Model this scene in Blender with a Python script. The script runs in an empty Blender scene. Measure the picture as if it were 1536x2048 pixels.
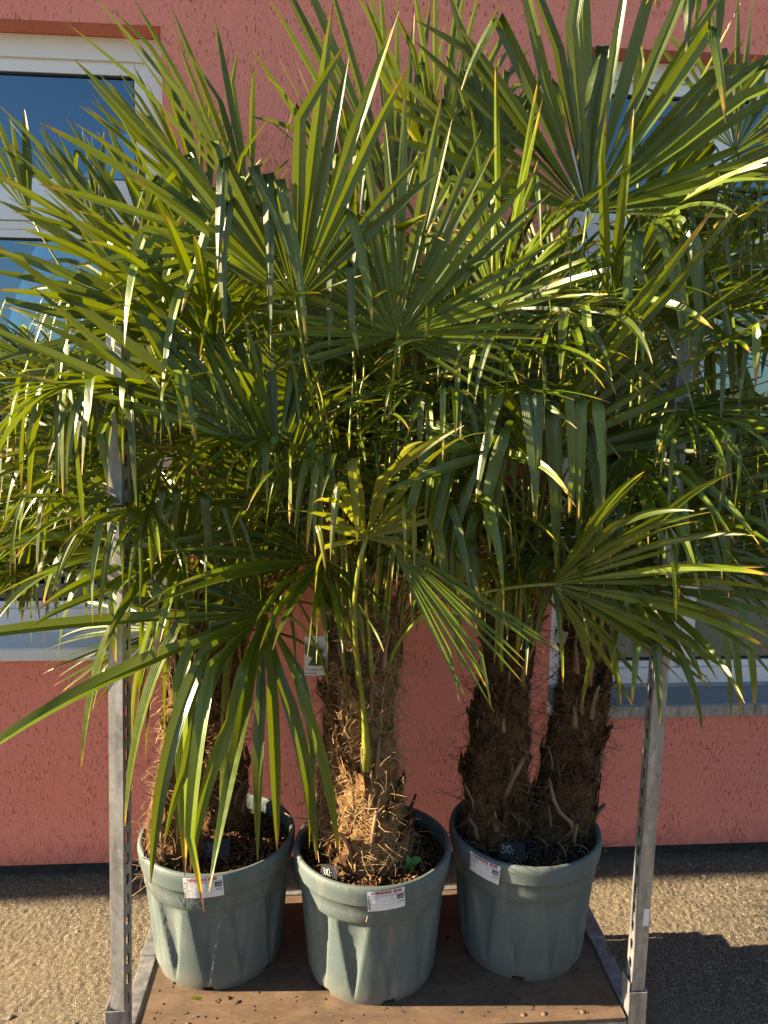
import bpy, math, random
import numpy as np
from mathutils import Vector, Matrix

# ------------------------------------------------------------------ camera, sky, sun, exposure
scene = bpy.context.scene
COL = scene.collection
R_ = math.radians
F_PX, CX, CY = 1538.0, 768.0, 1024.0
PITCH, YAW, ROLL, CAM_H = R_(8.0), R_(4.3), R_(0.7), 1.79
fwd = np.array([math.sin(YAW) * math.cos(PITCH), math.cos(YAW) * math.cos(PITCH), -math.sin(PITCH)])
rgt0 = np.array([math.cos(YAW), -math.sin(YAW), 0.0])
up0 = np.cross(rgt0, fwd)
rgt = math.cos(ROLL) * rgt0 + math.sin(ROLL) * up0
upv = np.cross(rgt, fwd)
EYE = np.array([0.0, 0.0, CAM_H])
cam_data = bpy.data.cameras.new("camera")
cam = bpy.data.objects.new("camera", cam_data)
COL.objects.link(cam)
M3 = Matrix((rgt, upv, -fwd)).transposed().to_4x4()
cam.matrix_world = Matrix.Translation(EYE) @ M3
cam_data.sensor_fit = 'VERTICAL'
cam_data.sensor_height = 36.0
cam_data.lens = 36.0 * F_PX / 2048.0
cam_data.clip_start = 0.05
cam_data.clip_end = 500
scene.camera = cam

SUN_EL = R_(22.0)
SUN_BEHIND = R_(0.9)                     # the sun stands a hair behind the plane of the facade
to_sun = Vector((-math.cos(SUN_EL) * math.cos(SUN_BEHIND), math.cos(SUN_EL) * math.sin(SUN_BEHIND), math.sin(SUN_EL)))
world = bpy.data.worlds.new("World")
scene.world = world
world.use_nodes = True
wn, wl = world.node_tree.nodes, world.node_tree.links
sky = wn.new("ShaderNodeTexSky")
sky.sky_type = 'NISHITA'
sky.sun_disc = False
sky.sun_elevation = SUN_EL
sky.sun_rotation = R_(-89.1)
sky.altitude = 200
sky.air_density = 1.0
sky.dust_density = 0.35
sky.ozone_density = 2.0
wl.new(sky.outputs[0], wn["Background"].inputs[0])
SKY_STRENGTH = 0.05
wn["Background"].inputs[1].default_value = SKY_STRENGTH
sun_data = bpy.data.lights.new("sun", 'SUN')
sun_data.energy = 5.0
sun_data.angle = R_(0.5)
sun_data.color = (1.0, 0.80, 0.53)
sun = bpy.data.objects.new("sun", sun_data)
COL.objects.link(sun)
sun.rotation_euler = to_sun.to_track_quat('Z', 'Y').to_euler()
sun.location = (-6, 1, 6)
scene.view_settings.view_transform = 'Standard'
scene.view_settings.look = 'None'
scene.view_settings.gamma = 1.0
scene.view_settings.use_curve_mapping = False
scene.view_settings.exposure = 2.3

# ------------------------------------------------------------------ helpers
def ray(x, y):
    return fwd + rgt * ((x - CX) / F_PX) - upv * ((y - CY) / F_PX)
def atY(x, y, Y):                        # the point of the place seen at (x, y) at the real depth Y
    d = ray(x, y)
    return EYE + d * (Y - EYE[1]) / d[1]
def atZ(x, y, Z):
    d = ray(x, y)
    return EYE + d * (Z - EYE[2]) / d[2]
def seen(P):
    v = np.asarray(P) - EYE; z = v @ fwd
    return CX + F_PX * (v @ rgt) / z, CY - F_PX * (v @ upv) / z
def nrm(v):
    v = np.asarray(v, float)
    return v / (np.linalg.norm(v) + 1e-12)

def link(o, parent=None):
    COL.objects.link(o)
    if parent is not None:
        o.parent = parent
    return o
def tag(o, label=None, cat=None, group=None, kind=None):
    for k, v in (("label", label), ("category", cat), ("group", group), ("kind", kind)):
        if v: o[k] = v
    return o
def empty(name, loc=(0, 0, 0), rz=0.0):
    o = bpy.data.objects.new(name, None)
    o.empty_display_size = 0.1
    o.location = loc
    o.rotation_euler = (0, 0, rz)
    return link(o)
def from_np(name, verts, faces, mat, parent=None, smooth=False, color=None, sharp=False):
    """verts (n,3), faces list/array of quads or tris in WORLD space -> object (kept relative to its parent chain)."""
    me = bpy.data.meshes.new(name)
    v = np.asarray(verts, np.float32)
    off = world_off(parent)
    v = v - off
    if isinstance(faces, np.ndarray):
        k = faces.shape[1]
        n = len(faces)
        me.vertices.add(len(v)); me.vertices.foreach_set("co", v.ravel())
        me.loops.add(n * k); me.loops.foreach_set("vertex_index", faces.astype(np.int32).ravel())
        me.polygons.add(n); me.polygons.foreach_set("loop_start", np.arange(0, n * k, k, dtype=np.int32))
        me.update(calc_edges=True)
    else:
        me.from_pydata(v.tolist(), [], [list(f) for f in faces])
        me.update()
    if smooth:
        me.polygons.foreach_set("use_smooth", np.ones(len(me.polygons), bool))
    if color is not None:
        a = me.color_attributes.new("leafdata", 'FLOAT_COLOR', 'POINT')
        c = np.ones((len(v), 4), np.float32); c[:, :3] = color
        a.data.foreach_set("color", c.ravel())
    me.materials.append(mat)
    me.validate()
    return link(bpy.data.objects.new(name, me), parent)
def world_off(parent):
    off = np.zeros(3, np.float32)
    p = parent
    while p is not None:
        off += np.array(p.location, np.float32)
        p = p.parent
    return off

class MB:                                # collects simple solids, builds ONE mesh
    def __init__(s): s.v, s.f = [], []
    def add(s, v, f):
        b = len(s.v); s.v += [tuple(p) for p in v]; s.f += [[i + b for i in q] for q in f]; return s
    def box(s, a, b, bev=0.0):
        (x0, y0, z0), (x1, y1, z1) = a, b
        if bev <= 0:
            v = [(x, y, z) for z in (z0, z1) for y in (y0, y1) for x in (x0, x1)]
            return s.add(v, [(0, 2, 3, 1), (4, 5, 7, 6), (0, 1, 5, 4), (2, 6, 7, 3), (0, 4, 6, 2), (1, 3, 7, 5)])
        import bmesh
        bm = bmesh.new()
        bmesh.ops.create_cube(bm, size=1.0)
        for q in bm.verts:
            q.co = Vector(((x0 + x1) / 2 + q.co.x * (x1 - x0), (y0 + y1) / 2 + q.co.y * (y1 - y0), (z0 + z1) / 2 + q.co.z * (z1 - z0)))
        bmesh.ops.bevel(bm, geom=bm.edges[:], offset=bev, segments=2, affect='EDGES', profile=0.6)
        bm.verts.index_update()
        s.add([q.co[:] for q in bm.verts], [[q.index for q in f.verts] for f in bm.faces])
        bm.free(); return s
    def tube(s, pts, rad, n=8, cap=True, flat=1.0):
        pts = [np.array(p, float) for p in pts]
        m = len(pts); rad = [rad] * m if np.isscalar(rad) else rad
        w = None; vs = []
        for i in range(m):
            t = nrm(pts[min(i + 1, m - 1)] - pts[max(i - 1, 0)])
            if w is None:
                a = np.array([0, 0, 1.0]) if abs(t[2]) < .9 else np.array([1.0, 0, 0])
                w = nrm(np.cross(a, t))
            w = nrm(w - t * (w @ t)); q = np.cross(t, w)
            for k in range(n):
                an = 2 * math.pi * k / n
                vs.append(pts[i] + rad[i] * (math.cos(an) * w + flat * math.sin(an) * q))
        fs = [(i * n + k, i * n + (k + 1) % n, (i + 1) * n + (k + 1) % n, (i + 1) * n + k) for i in range(m - 1) for k in range(n)]
        if cap: fs += [tuple(range(n))[::-1], tuple(range((m - 1) * n, m * n))]
        return s.add(vs, fs)
    def build(s, name, mat, parent=None, smooth=False):
        return from_np(name, s.v, s.f, mat, parent, smooth)

# ------------------------------------------------------------------ materials
MATS = {}
class NT:
    def __init__(s, name):
        m = bpy.data.materials.new(name); m.use_nodes = True
        s.m, s.n, s.l = m, m.node_tree.nodes, m.node_tree.links
        s.b = s.n["Principled BSDF"]; s.out = s.n["Material Output"]
        MATS[name] = m
    def node(s, t, **kw):
        n = s.n.new(t)
        for k, v in kw.items(): setattr(n, k, v)
        return n
    def co(s, scale=(1, 1, 1), kind="Object"):
        tc = s.node("ShaderNodeTexCoord"); mp = s.node("ShaderNodeMapping")
        mp.inputs["Scale"].default_value = scale
        s.l.new(tc.outputs[kind], mp.inputs[0]); return mp.outputs[0]
    def pos(s, scale=(1, 1, 1)):
        g = s.node("ShaderNodeNewGeometry"); mp = s.node("ShaderNodeMapping")
        mp.inputs["Scale"].default_value = scale
        s.l.new(g.outputs["Position"], mp.inputs[0]); return mp.outputs[0]
    def noise(s, vec, scale, detail=4, rough=.55, out=0):
        n = s.node("ShaderNodeTexNoise")
        n.inputs["Scale"].default_value = scale; n.inputs["Detail"].default_value = detail; n.inputs["Roughness"].default_value = rough
        s.l.new(vec, n.inputs["Vector"]); return n.outputs[out]
    def voro(s, vec, scale, feature='F1', out="Distance"):
        n = s.node("ShaderNodeTexVoronoi", feature=feature); n.inputs["Scale"].default_value = scale
        s.l.new(vec, n.inputs["Vector"]); return n.outputs[out]
    def ramp(s, fac, stops):
        r = s.node("ShaderNodeValToRGB"); e = r.color_ramp.elements
        while len(e) < len(stops): e.new(0.5)
        for i, (p, c) in enumerate(stops):
            e[i].position = p; e[i].color = (*c, 1) if len(c) == 3 else c
        s.l.new(fac, r.inputs[0]); return r.outputs[0]
    def mix(s, fac, a, b, mode='MIX'):
        n = s.node("ShaderNodeMix", data_type='RGBA', blend_type=mode)
        for i, v in ((0, fac), (6, a), (7, b)):
            if isinstance(v, (int, float)): n.inputs[i].default_value = v
            elif isinstance(v, tuple): n.inputs[i].default_value = (*v, 1)
            else: s.l.new(v, n.inputs[i])
        return n.outputs[2]
    def math(s, op, a, b=0.0, clamp=False):
        n = s.node("ShaderNodeMath", operation=op, use_clamp=clamp)
        for i, v in ((0, a), (1, b)):
            if isinstance(v, (int, float)): n.inputs[i].default_value = v
            else: s.l.new(v, n.inputs[i])
        return n.outputs[0]
    def bump(s, h, strength=.5, dist=.01, prev=None):
        b = s.node("ShaderNodeBump"); b.inputs["Strength"].default_value = strength; b.inputs["Distance"].default_value = dist
        s.l.new(h, b.inputs["Height"])
        if prev is not None: s.l.new(prev, b.inputs["Normal"])
        return b.outputs[0]
    def set(s, color=None, rough=None, metal=None, normal=None, spec=None):
        for k, v in (("Base Color", color), ("Roughness", rough), ("Metallic", metal), ("Specular IOR Level", spec)):
            if v is None: continue
            if isinstance(v, (int, float)): s.b.inputs[k].default_value = v
            elif isinstance(v, tuple): s.b.inputs[k].default_value = (*v, 1)
            else: s.l.new(v, s.b.inputs[k])
        if normal is not None: s.l.new(normal, s.b.inputs["Normal"])
        return s.m

def mat_asphalt():
    t = NT("asphalt"); p = t.pos()
    n1 = t.noise(p, 1.6, 5); n2 = t.noise(p, 260, 2); v = t.voro(p, 280, out="Color")
    sep = t.node("ShaderNodeSeparateColor"); t.l.new(v, sep.inputs[0])
    c = t.ramp(sep.outputs[0], [(0, (.04, .036, .029)), (.5, (.125, .104, .073)), (.93, (.235, .195, .135)), (1, (.52, .46, .36))])
    c = t.mix(t.ramp(n1, [(.35, (0, 0, 0)), (.7, (1, 1, 1))]), c, t.mix(.5, c, (.23, .18, .115)))
    nb = t.bump(t.voro(p, 280), .8, .003)
    return t.set(c, .85, 0, nb, .3)
def mat_wall():
    t = NT("pink_stucco"); p = t.pos((1, 1, 1))
    pit = t.noise(t.pos((175, 175, 38)), 1.0, 3.0, .6)
    dens = t.noise(p, 5.5, 3)
    pit = t.math('ADD', pit, t.math('MULTIPLY', t.math('SUBTRACT', dens, .5), .22))
    pitm = t.ramp(pit, [(.33, (1, 1, 1)), (.385, (0, 0, 0))])
    grain = t.noise(p, 120, 4, .6); big = t.noise(p, 2.2, 4); mid = t.noise(t.pos((1, 1, .55)), 28, 3, .6)
    base = t.mix(t.ramp(big, [(.3, (0, 0, 0)), (.7, (1, 1, 1))]), (.74, .245, .18), (.80, .27, .205))
    base = t.mix(t.math('MULTIPLY', pitm, .42), base, (.36, .085, .065))
    # rain-splashed dirt just above the ground
    g = t.node("ShaderNodeNewGeometry"); sp = t.node("ShaderNodeSeparateXYZ"); t.l.new(g.outputs["Position"], sp.inputs[0])
    low = t.math('ADD', sp.outputs[2], t.math('MULTIPLY', t.math('SUBTRACT', mid, .5), .25))
    base = t.mix(t.ramp(low, [(.05, (.45, .45, .45)), (.16, (0, 0, 0))]), base, (.25, .085, .07))
    h = t.math('SUBTRACT', t.math('ADD', t.math('MULTIPLY', grain, .35), t.math('MULTIPLY', mid, .9)), t.math('MULTIPLY', pitm, 1.3))
    return t.set(base, .85, 0, t.bump(h, 1.0, .010), .25)
def mat_simple(name, col, rough=.5, metal=0.0, var=.12, nscale=30, bump=0.0, spec=None, stretch=(1, 1, 1)):
    t = NT(name); p = t.pos(stretch); n = t.noise(p, nscale, 5)
    dk = tuple(c * (1 - var) for c in col); lt = tuple(min(1, c * (1 + var)) for c in col)
    c = t.ramp(n, [(.3, dk), (.7, lt)])
    nb = t.bump(n, bump, .003) if bump else None
    return t.set(c, rough, metal, nb, spec)
def mat_galv():
    t = NT("galvanised_steel"); p = t.pos((1, 1, .6))
    v = t.voro(p, 70, out="Color"); n = t.noise(t.pos((3, 3, .5)), 9, 5); fine = t.noise(p, 160, 3)
    c = t.mix(.25, t.ramp(n, [(.3, (.20, .205, .21)), (.55, (.34, .345, .35)), (.75, (.44, .45, .46))]), t.ramp(v, [(.2, (.25,) * 3), (.8, (.75,) * 3)]), 'OVERLAY')
    c = t.mix(t.ramp(t.noise(p, 45, 4), [(.62, (0, 0, 0)), (.72, (.6, .6, .6))]), c, (.16, .15, .14))
    return t.set(c, t.ramp(fine, [(.3, (.38,) * 3), (.7, (.6,) * 3)]), .65, t.bump(fine, .15, .002))
def mat_board():
    t = NT("trolley_board"); p = t.pos((1, 5, 1)); n = t.noise(p, 7, 6); f = t.noise(t.pos((8, 90, 8)), 5, 3)
    st = t.noise(t.pos(), 14, 6, .7)
    c = t.ramp(n, [(.3, (.07, .046, .031)), (.5, (.115, .076, .05)), (.7, (.16, .108, .072))])
    c = t.mix(t.ramp(st, [(.45, (0, 0, 0)), (.62, (.75, .75, .75))]), c, (.05, .04, .033))
    c = t.mix(.25, c, t.ramp(f, [(.3, (.1, .06, .035)), (.7, (.32, .2, .12))]))
    return t.set(c, .6, 0, t.bump(st, .25, .003), .35)
def mat_pot():
    t = NT("pot_plastic"); p = t.pos(); n = t.noise(p, 6, 5); sp = t.noise(p, 150, 2); sc = t.noise(t.pos((1, 1, .25)), 22, 5, .7)
    c = t.ramp(n, [(.3, (.085, .114, .112)), (.7, (.102, .134, .130))])
    c = t.mix(t.ramp(sc, [(.52, (0, 0, 0)), (.72, (.55, .55, .55))]), c, (.235, .225, .195))
    c = t.mix(t.ramp(sp, [(.70, (0, 0, 0)), (.74, (.7, .7, .7))]), c, (.36, .36, .32))
    g = t.node("ShaderNodeNewGeometry"); sx = t.node("ShaderNodeSeparateXYZ"); t.l.new(g.outputs["Position"], sx.inputs[0])
    low = t.math('ADD', sx.outputs[2], t.math('MULTIPLY', t.math('SUBTRACT', sc, .5), .12))
    c = t.mix(t.ramp(low, [(.19, (.5, .5, .5)), (.27, (0, 0, 0))]), c, (.20, .17, .13))
    return t.set(c, t.ramp(n, [(.3, (.50,) * 3), (.7, (.68,) * 3)]), 0, t.bump(t.noise(p, 220, 3), .12, .002), .4)
def mat_leaf(name, dark, light, tip, trans, tfac=.34):
    t = NT(name)
    a = t.node("ShaderNodeAttribute", attribute_name="leafdata"); sp = t.node("ShaderNodeSeparateColor"); t.l.new(a.outputs["Color"], sp.inputs[0])
    s, rnd, u = sp.outputs[0], sp.outputs[1], sp.outputs[2]
    stripe = t.noise(t.co((1, 1, 1)), 7, 3)
    c = t.mix(t.math('POWER', rnd, 1.4), dark, light)
    vein = t.math('SINE', t.math('MULTIPLY', u, 55.0))
    c = t.mix(t.math('MULTIPLY', t.math('ADD', t.math('MULTIPLY', vein, .5), .5), .45), c, tuple(min(1, x * 1.7) for x in light))
    rib = t.ramp(t.math('ABSOLUTE', t.math('SUBTRACT', u, .5)), [(.0, (.75,) * 3), (.035, (0, 0, 0))])
    c = t.mix(rib, c, tuple(min(1, x * 2.4) for x in light))
    blot = t.noise(t.co((1, 1, 1)), 34, 4)
    c = t.mix(t.ramp(blot, [(.60, (0, 0, 0)), (.74, (.5, .5, .5))]), c, (.16, .15, .03))
    st = t.math('ADD', s, t.math('MULTIPLY', t.math('SUBTRACT', rnd, .5), .12))
    tm = t.ramp(st, [(.90, (0, 0, 0)), (.985, (1, 1, 1))])
    c = t.mix(tm, c, tip)
    tm2 = t.ramp(st, [(.99, (0, 0, 0)), (1.0, (1, 1, 1))])
    c = t.mix(tm2, c, (.12, .065, .03))
    t.set(c, t.ramp(blot, [(.3, (.26,) * 3), (.7, (.42,) * 3)]), 0, t.bump(vein, .22, .002), .55)
    tr = t.node("ShaderNodeBsdfTranslucent")
    t.l.new(t.mix(tm, t.mix(rnd, trans, tuple(x * 1.25 for x in trans)), (.45, .30, .03)), tr.inputs[0])
    ms = t.node("ShaderNodeMixShader"); ms.inputs[0].default_value = tfac
    t.l.new(t.b.outputs[0], ms.inputs[1]); t.l.new(tr.outputs[0], ms.inputs[2]); t.l.new(ms.outputs[0], t.out.inputs[0])
    return t.m
def mat_petiole():
    t = NT("petiole_green"); n = t.noise(t.pos((1, 1, .4)), 30, 4)
    c = t.ramp(n, [(.3, (.13, .16, .02)), (.7, (.26, .27, .03))])
    return t.set(c, .38, 0, None, .5)
def mat_fibre(name, a, b, c3):
    t = NT(name); p = t.pos((1, 1, .35)); n = t.noise(p, 60, 5, .7); big = t.noise(t.pos(), 14, 3)
    c = t.ramp(n, [(.28, a), (.5, b), (.75, c3)])
    c = t.mix(t.ramp(big, [(.35, (.55, .55, .55)), (.65, (0, 0, 0))]), c, a)
    return t.set(c, .9, 0, t.bump(n, .9, .012), .1)
def mat_soil(name, a, b, c3):
    t = NT(name); p = t.pos(); n = t.noise(p, 90, 5, .75); v = t.voro(p, 120)
    c = t.ramp(n, [(.3, a), (.52, b), (.75, c3)])
    return t.set(c, .95, 0, t.bump(v, .9, .012), .1)
def mat_glass():
    t = NT("window_glass")
    tr = t.node("ShaderNodeBsdfTransparent"); tr.inputs[0].default_value = (.62, .70, .72, 1)
    gl = t.node("ShaderNodeBsdfGlossy"); gl.inputs["Roughness"].default_value = 0.0; gl.inputs[0].default_value = (.50, .78, 1, 1)
    wav = t.noise(t.pos(), 1.3, 2)
    t.l.new(t.bump(wav, .02, .02), gl.inputs["Normal"])
    lw = t.node("ShaderNodeFresnel"); lw.inputs[0].default_value = 2.7
    ms = t.node("ShaderNodeMixShader")
    t.l.new(lw.outputs[0], ms.inputs[0]); t.l.new(tr.outputs[0], ms.inputs[1]); t.l.new(gl.outputs[0], ms.inputs[2])
    t.l.new(ms.outputs[0], t.out.inputs[0]); return t.m

ASPH, WALL, GALV, BOARD, POT, GLASS = mat_asphalt(), mat_wall(), mat_galv(), mat_board(), mat_pot(), mat_glass()
LEAF = mat_leaf("palm_leaf", (.006, .016, .003), (.098, .138, .004), (.36, .23, .015), (.34, .42, .002), .12)
LEAFY = mat_leaf("palm_leaf_yellowing", (.07, .10, .010), (.19, .18, .014), (.38, .24, .03), (.34, .36, .010), .3)
PET = mat_petiole()
FIB_A = mat_fibre("trunk_fibre_brown", (.045, .022, .010), (.16, .085, .035), (.30, .18, .085))
FIB_M = mat_fibre("trunk_fibre_straw", (.07, .036, .014), (.24, .135, .055), (.40, .26, .13))
FIB_D = mat_fibre("trunk_fibre_dark", (.020, .011, .006), (.085, .046, .020), (.21, .125, .055))
HAIR_A = mat_simple("fibre_hair_brown", (.24, .135, .06), .8, 0, .65, 40)
HAIR_M = mat_simple("fibre_hair_straw", (.38, .24, .115), .8, 0, .6, 40)
HAIR_D = mat_simple("fibre_hair_dark", (.17, .10, .05), .8, 0, .75, 40)
STUB = mat_simple("leaf_stub_wood", (.22, .14, .075), .7, 0, .45, 25, .3, None, (1, 1, .2))
SOIL = mat_soil("dark_potting_soil", (.010, .007, .005), (.03, .02, .013), (.09, .06, .035))
CHIP = mat_simple("coir_chips", (.17, .082, .032), .9, 0, .8, 70)
CHIPD = mat_simple("soil_crumbs", (.05, .034, .022), .95, 0, .6, 70)
PVC = mat_simple("white_window_plastic", (.74, .76, .78), .35, 0, .02, 5)
SILL = mat_simple("sill_metal", (.60, .63, .66), .45, .0, .05, 8)
SILLD = mat_simple("sill_grey_metal", (.23, .25, .27), .5, .2, .08, 8)
RUB = mat_simple("black_rubber", (.012, .012, .013), .6, 0, .1, 10)
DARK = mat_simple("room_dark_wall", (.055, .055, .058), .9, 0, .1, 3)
PLINTH = mat_simple("dark_plinth", (.028, .030, .032), .9, 0, .5, 25, .6)
SLATE = mat_simple("black_card", (.022, .024, .027), .6, 0, .25, 40)
CHALK = mat_simple("white_chalk", (.80, .80, .78), .8, 0, .1, 90)
PAPER = mat_simple("label_paper", (.72, .69, .70), .5, 0, .05, 25)
INK = mat_simple("black_ink", (.02, .02, .022), .6, 0, .1, 20)
REDINK = mat_simple("dull_red_ink", (.36, .10, .11), .6, 0, .15, 60)
GREYINK = mat_simple("grey_ink", (.30, .29, .30), .6, 0, .1, 20)
LAMPW = mat_simple("lamp_paper", (.75, .73, .68), .7, 0, .03, 10)
WEEDG = mat_simple("seedling_leaf", (.05, .17, .03), .4, 0, .25, 30)
PRINTG = mat_simple("printed_green", (.055, .12, .03), .5, 0, .5, 80)
REDP = mat_simple("red_plastic", (.45, .03, .05), .4, 0, .1, 20)
BLUEP = mat_simple("blue_print", (.03, .20, .38), .5, 0, .1, 20)
YELP = mat_simple("yellow_print", (.60, .42, .05), .5, 0, .1, 20)
BLACKPOT = mat_simple("black_pot_plastic", (.03, .03, .032), .5, 0, .2, 20)

rng = np.random.default_rng(7)
random.seed(7)

# ------------------------------------------------------------------ ground
LAT = {}
def vnoise(x, y, seed):                  # smooth value noise on a lattice
    r = LAT.get(seed)
    if r is None: r = LAT[seed] = np.random.default_rng(seed).random((512, 512))
    if np.ndim(x) == 0:
        x, y = float(x), float(y); xi, yi = math.floor(x), math.floor(y); fx, fy = x - xi, y - yi
        fx, fy = fx * fx * (3 - 2 * fx), fy * fy * (3 - 2 * fy); i, j, k, l = xi % 512, (xi + 1) % 512, yi % 512, (yi + 1) % 512
        return (r[i, k] * (1 - fx) + r[j, k] * fx) * (1 - fy) + (r[i, l] * (1 - fx) + r[j, l] * fx) * fy
    xi, yi = np.floor(x).astype(int), np.floor(y).astype(int)
    fx, fy = x - xi, y - yi
    fx, fy = fx * fx * (3 - 2 * fx), fy * fy * (3 - 2 * fy)
    g = lambda i, j: r[i % 512, j % 512]
    return (g(xi, yi) * (1 - fx) + g(xi + 1, yi) * fx) * (1 - fy) + (g(xi, yi + 1) * (1 - fx) + g(xi + 1, yi + 1) * fx) * fy
def build_ground():
    gx = np.concatenate([-np.geomspace(1.75, 90, 26)[::-1], np.arange(-1.7, 2.1, .0055), np.geomspace(2.15, 90, 26)])
    gy = np.concatenate([-np.geomspace(.2, 90, 26)[::-1] + 1.3, np.arange(1.2, 2.86, .0055), np.geomspace(.06, 80, 18) + 2.86])
    X, Y = np.meshgrid(gx, gy, indexing='ij')
    fine = ((X > -1.72) & (X < 2.12) & (Y > 1.19) & (Y < 2.87)).astype(float)
    h = .0042 * (vnoise(X * 110, Y * 110, 1) - .5) + .0034 * (vnoise(X * 181, Y * 181, 2) - .5) + .004 * (vnoise(X * 9, Y * 9, 3) - .5)
    Z = h * fine
    v = np.stack([X, Y, Z], -1).reshape(-1, 3)
    nx, ny = len(gx), len(gy)
    i, j = np.meshgrid(np.arange(nx - 1), np.arange(ny - 1), indexing='ij')
    a = (i * ny + j).ravel()
    o = from_np("ground", v, np.stack([a, a + ny, a + ny + 1, a + 1], -1), ASPH, None, True)
    tag(o, "rough worn asphalt in low sunlight and shadow in front of the pink wall", None, None, "structure")
build_ground()

# ------------------------------------------------------------------ building
D = 2.76                                  # the facade plane
building = tag(empty("building", (0, D, 0)), "pink rough stucco house wall with two white framed windows", "building")
LW = (-1.95, -0.545, 0.905, 3.005)        # openings x0 x1 z0 z1
RW = (0.845, 2.45, 0.655, 3.005)
WT = .30                                  # wall thickness
def wall_mesh():
    m = MB()
    xs = [-17, LW[0], LW[1], RW[0], RW[1], 14]
    z0, z1 = .062, 3.4
    top = LW[3]
    y0, y1 = D, D + WT
    # front skin as panels sharing edges, with the reveals turned in
    def q(a, b, c, d): m.add([a, b, c, d], [(0, 1, 2, 3)])
    def front(xa, xb, za, zb): q((xa, y0, za), (xb, y0, za), (xb, y0, zb), (xa, y0, zb))
    front(-17, LW[0], z0, top); front(LW[1], RW[0], z0, top); front(RW[1], 14, z0, top)
    front(-17, 14, top, z1)
    for W in (LW, RW):
        front(W[0], W[1], z0, W[2])
        q((W[0], y0, W[3]), (W[1], y0, W[3]), (W[1], y1, W[3]), (W[0], y1, W[3]))
        q((W[0], y0, W[2]), (W[0], y1, W[2]), (W[1], y1, W[2]), (W[1], y0, W[2]))
        q((W[0], y0, W[2]), (W[0], y0, W[3]), (W[0], y1, W[3]), (W[0], y1, W[2]))
        q((W[1], y0, W[2]), (W[1], y1, W[2]), (W[1], y1, W[3]), (W[1], y0, W[3]))
    q((-17, y0, z0), (-17, y0 + .5, z0), (14, y0 + .5, z0), (14, y0, z0))
    q((-17, y0, z0), (-17, y0, z1), (-17, y0 + 8, z1), (-17, y0 + 8, z0))
    q((14, y0, z0), (14, y0 + 8, z0), (14, y0 + 8, z1), (14, y0, z1))
    q((-17, y0, z1), (14, y0, z1), (14, y0 + 8, z1), (-17, y0 + 8, z1))
    q((-17, y0 + 8, z0), (-17, y0 + 8, z1), (14, y0 + 8, z1), (14, y0 + 8, z0))
    return m
wall_mesh().build("wall", WALL, building)
MB().box((-17, D + .045, -.05), (14, D + .2, .0615)).build("plinth", PLINTH, building)
def frame_ring(m, x0, x1, z0, z1, w, ya, yb, bev=.004):
    """a mitred frame: four trapezoid bars"""
    i0, i1, j0, j1 = x0 + w, x1 - w, z0 + w, z1 - w
    for P in (((x0, z0), (x1, z0), (i1, j0), (i0, j0)), ((x1, z0), (x1, z1), (i1, j1), (i1, j0)),
              ((x1, z1), (x0, z1), (i0, j1), (i1, j1)), ((x0, z1), (x0, z0), (i0, j0), (i0, j1))):
        c = np.mean(P, 0); g = .0006
        P = [tuple(np.array(p) + nrm(c - np.array(p)) * g) for p in P]
        fr = [(p[0], ya, p[1]) for p in P]; bk = [(p[0], yb, p[1]) for p in P]
        m.add(fr + bk, [(0, 1, 2, 3), (7, 6, 5, 4), (0, 4, 5, 1), (1, 5, 6, 2), (2, 6, 7, 3), (3, 7, 4, 0)])
YF = D + .095
def window(W, splits_z, mull_x, sillz, sill_mat, wframe, label):
    x0, x1, z0, z1 = W
    zb = sillz + .045
    f = MB(); frame_ring(f, x0 + .002, x1 - .002, zb, z1 - .002, wframe, YF, YF + .07)
    w = f.build("window", PVC, building); w["label"] = label
    ix0, ix1, iz0, iz1 = x0 + wframe, x1 - wframe, zb + wframe, z1 - wframe
    cells_x = [(ix0, ix1)] if mull_x is None else [(ix0, mull_x - .016), (mull_x + .016, ix1)]
    if mull_x is not None:
        MB().box((mull_x - .0155, YF + .004, iz0 + .0005), (mull_x + .0155, YF + .066, iz1 - .0005), .003).build("mullion", PVC, w)
    zs = [iz0] + [z for pair in splits_z for z in pair] + [iz1]
    for a, b in splits_z:
        for cx in cells_x:
            t = MB(); t.box((cx[0] + .0005, YF + .003, a + .03), (cx[1] - .0005, YF + .06, b), .003)
            t.box((cx[0] + .0005, YF + .012, a), (cx[1] - .0005, YF + .06, a + .0285), .003)
            t.build("transom", PVC, w)
    for cx in cells_x:
        for k in range(0, len(zs), 2):
            a, b = zs[k], zs[k + 1]
            sw = .042 if (k == len(zs) - 2) else .026
            s = MB(); frame_ring(s, cx[0] + .0008, cx[1] - .0008, a + .0008, b - .0008, sw, YF + .014, YF + .05); so = s.build("sash", PVC, w)
            gk = MB(); frame_ring(gk, cx[0] + sw, cx[1] - sw, a + sw, b - sw, .007, YF + .021, YF + .04); gk.build("gasket", RUB, w)
            y = YF + .030
            MB().box((cx[0] + sw + .006, y, a + sw + .006), (cx[1] - sw - .006, y + .005, b - sw - .006)).build("pane", GLASS, w)
    return w
wl_ = window(LW, [(2.375, 2.505)], None, LW[2], SILL, .072, "tall white window at the left with a transom bar and a hanging lamp behind it")
wr_ = window(RW, [(2.35, 2.47)], 1.42, RW[2], SILL, .062, "white window at the right with an upright mullion, half hidden by fronds")
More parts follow.
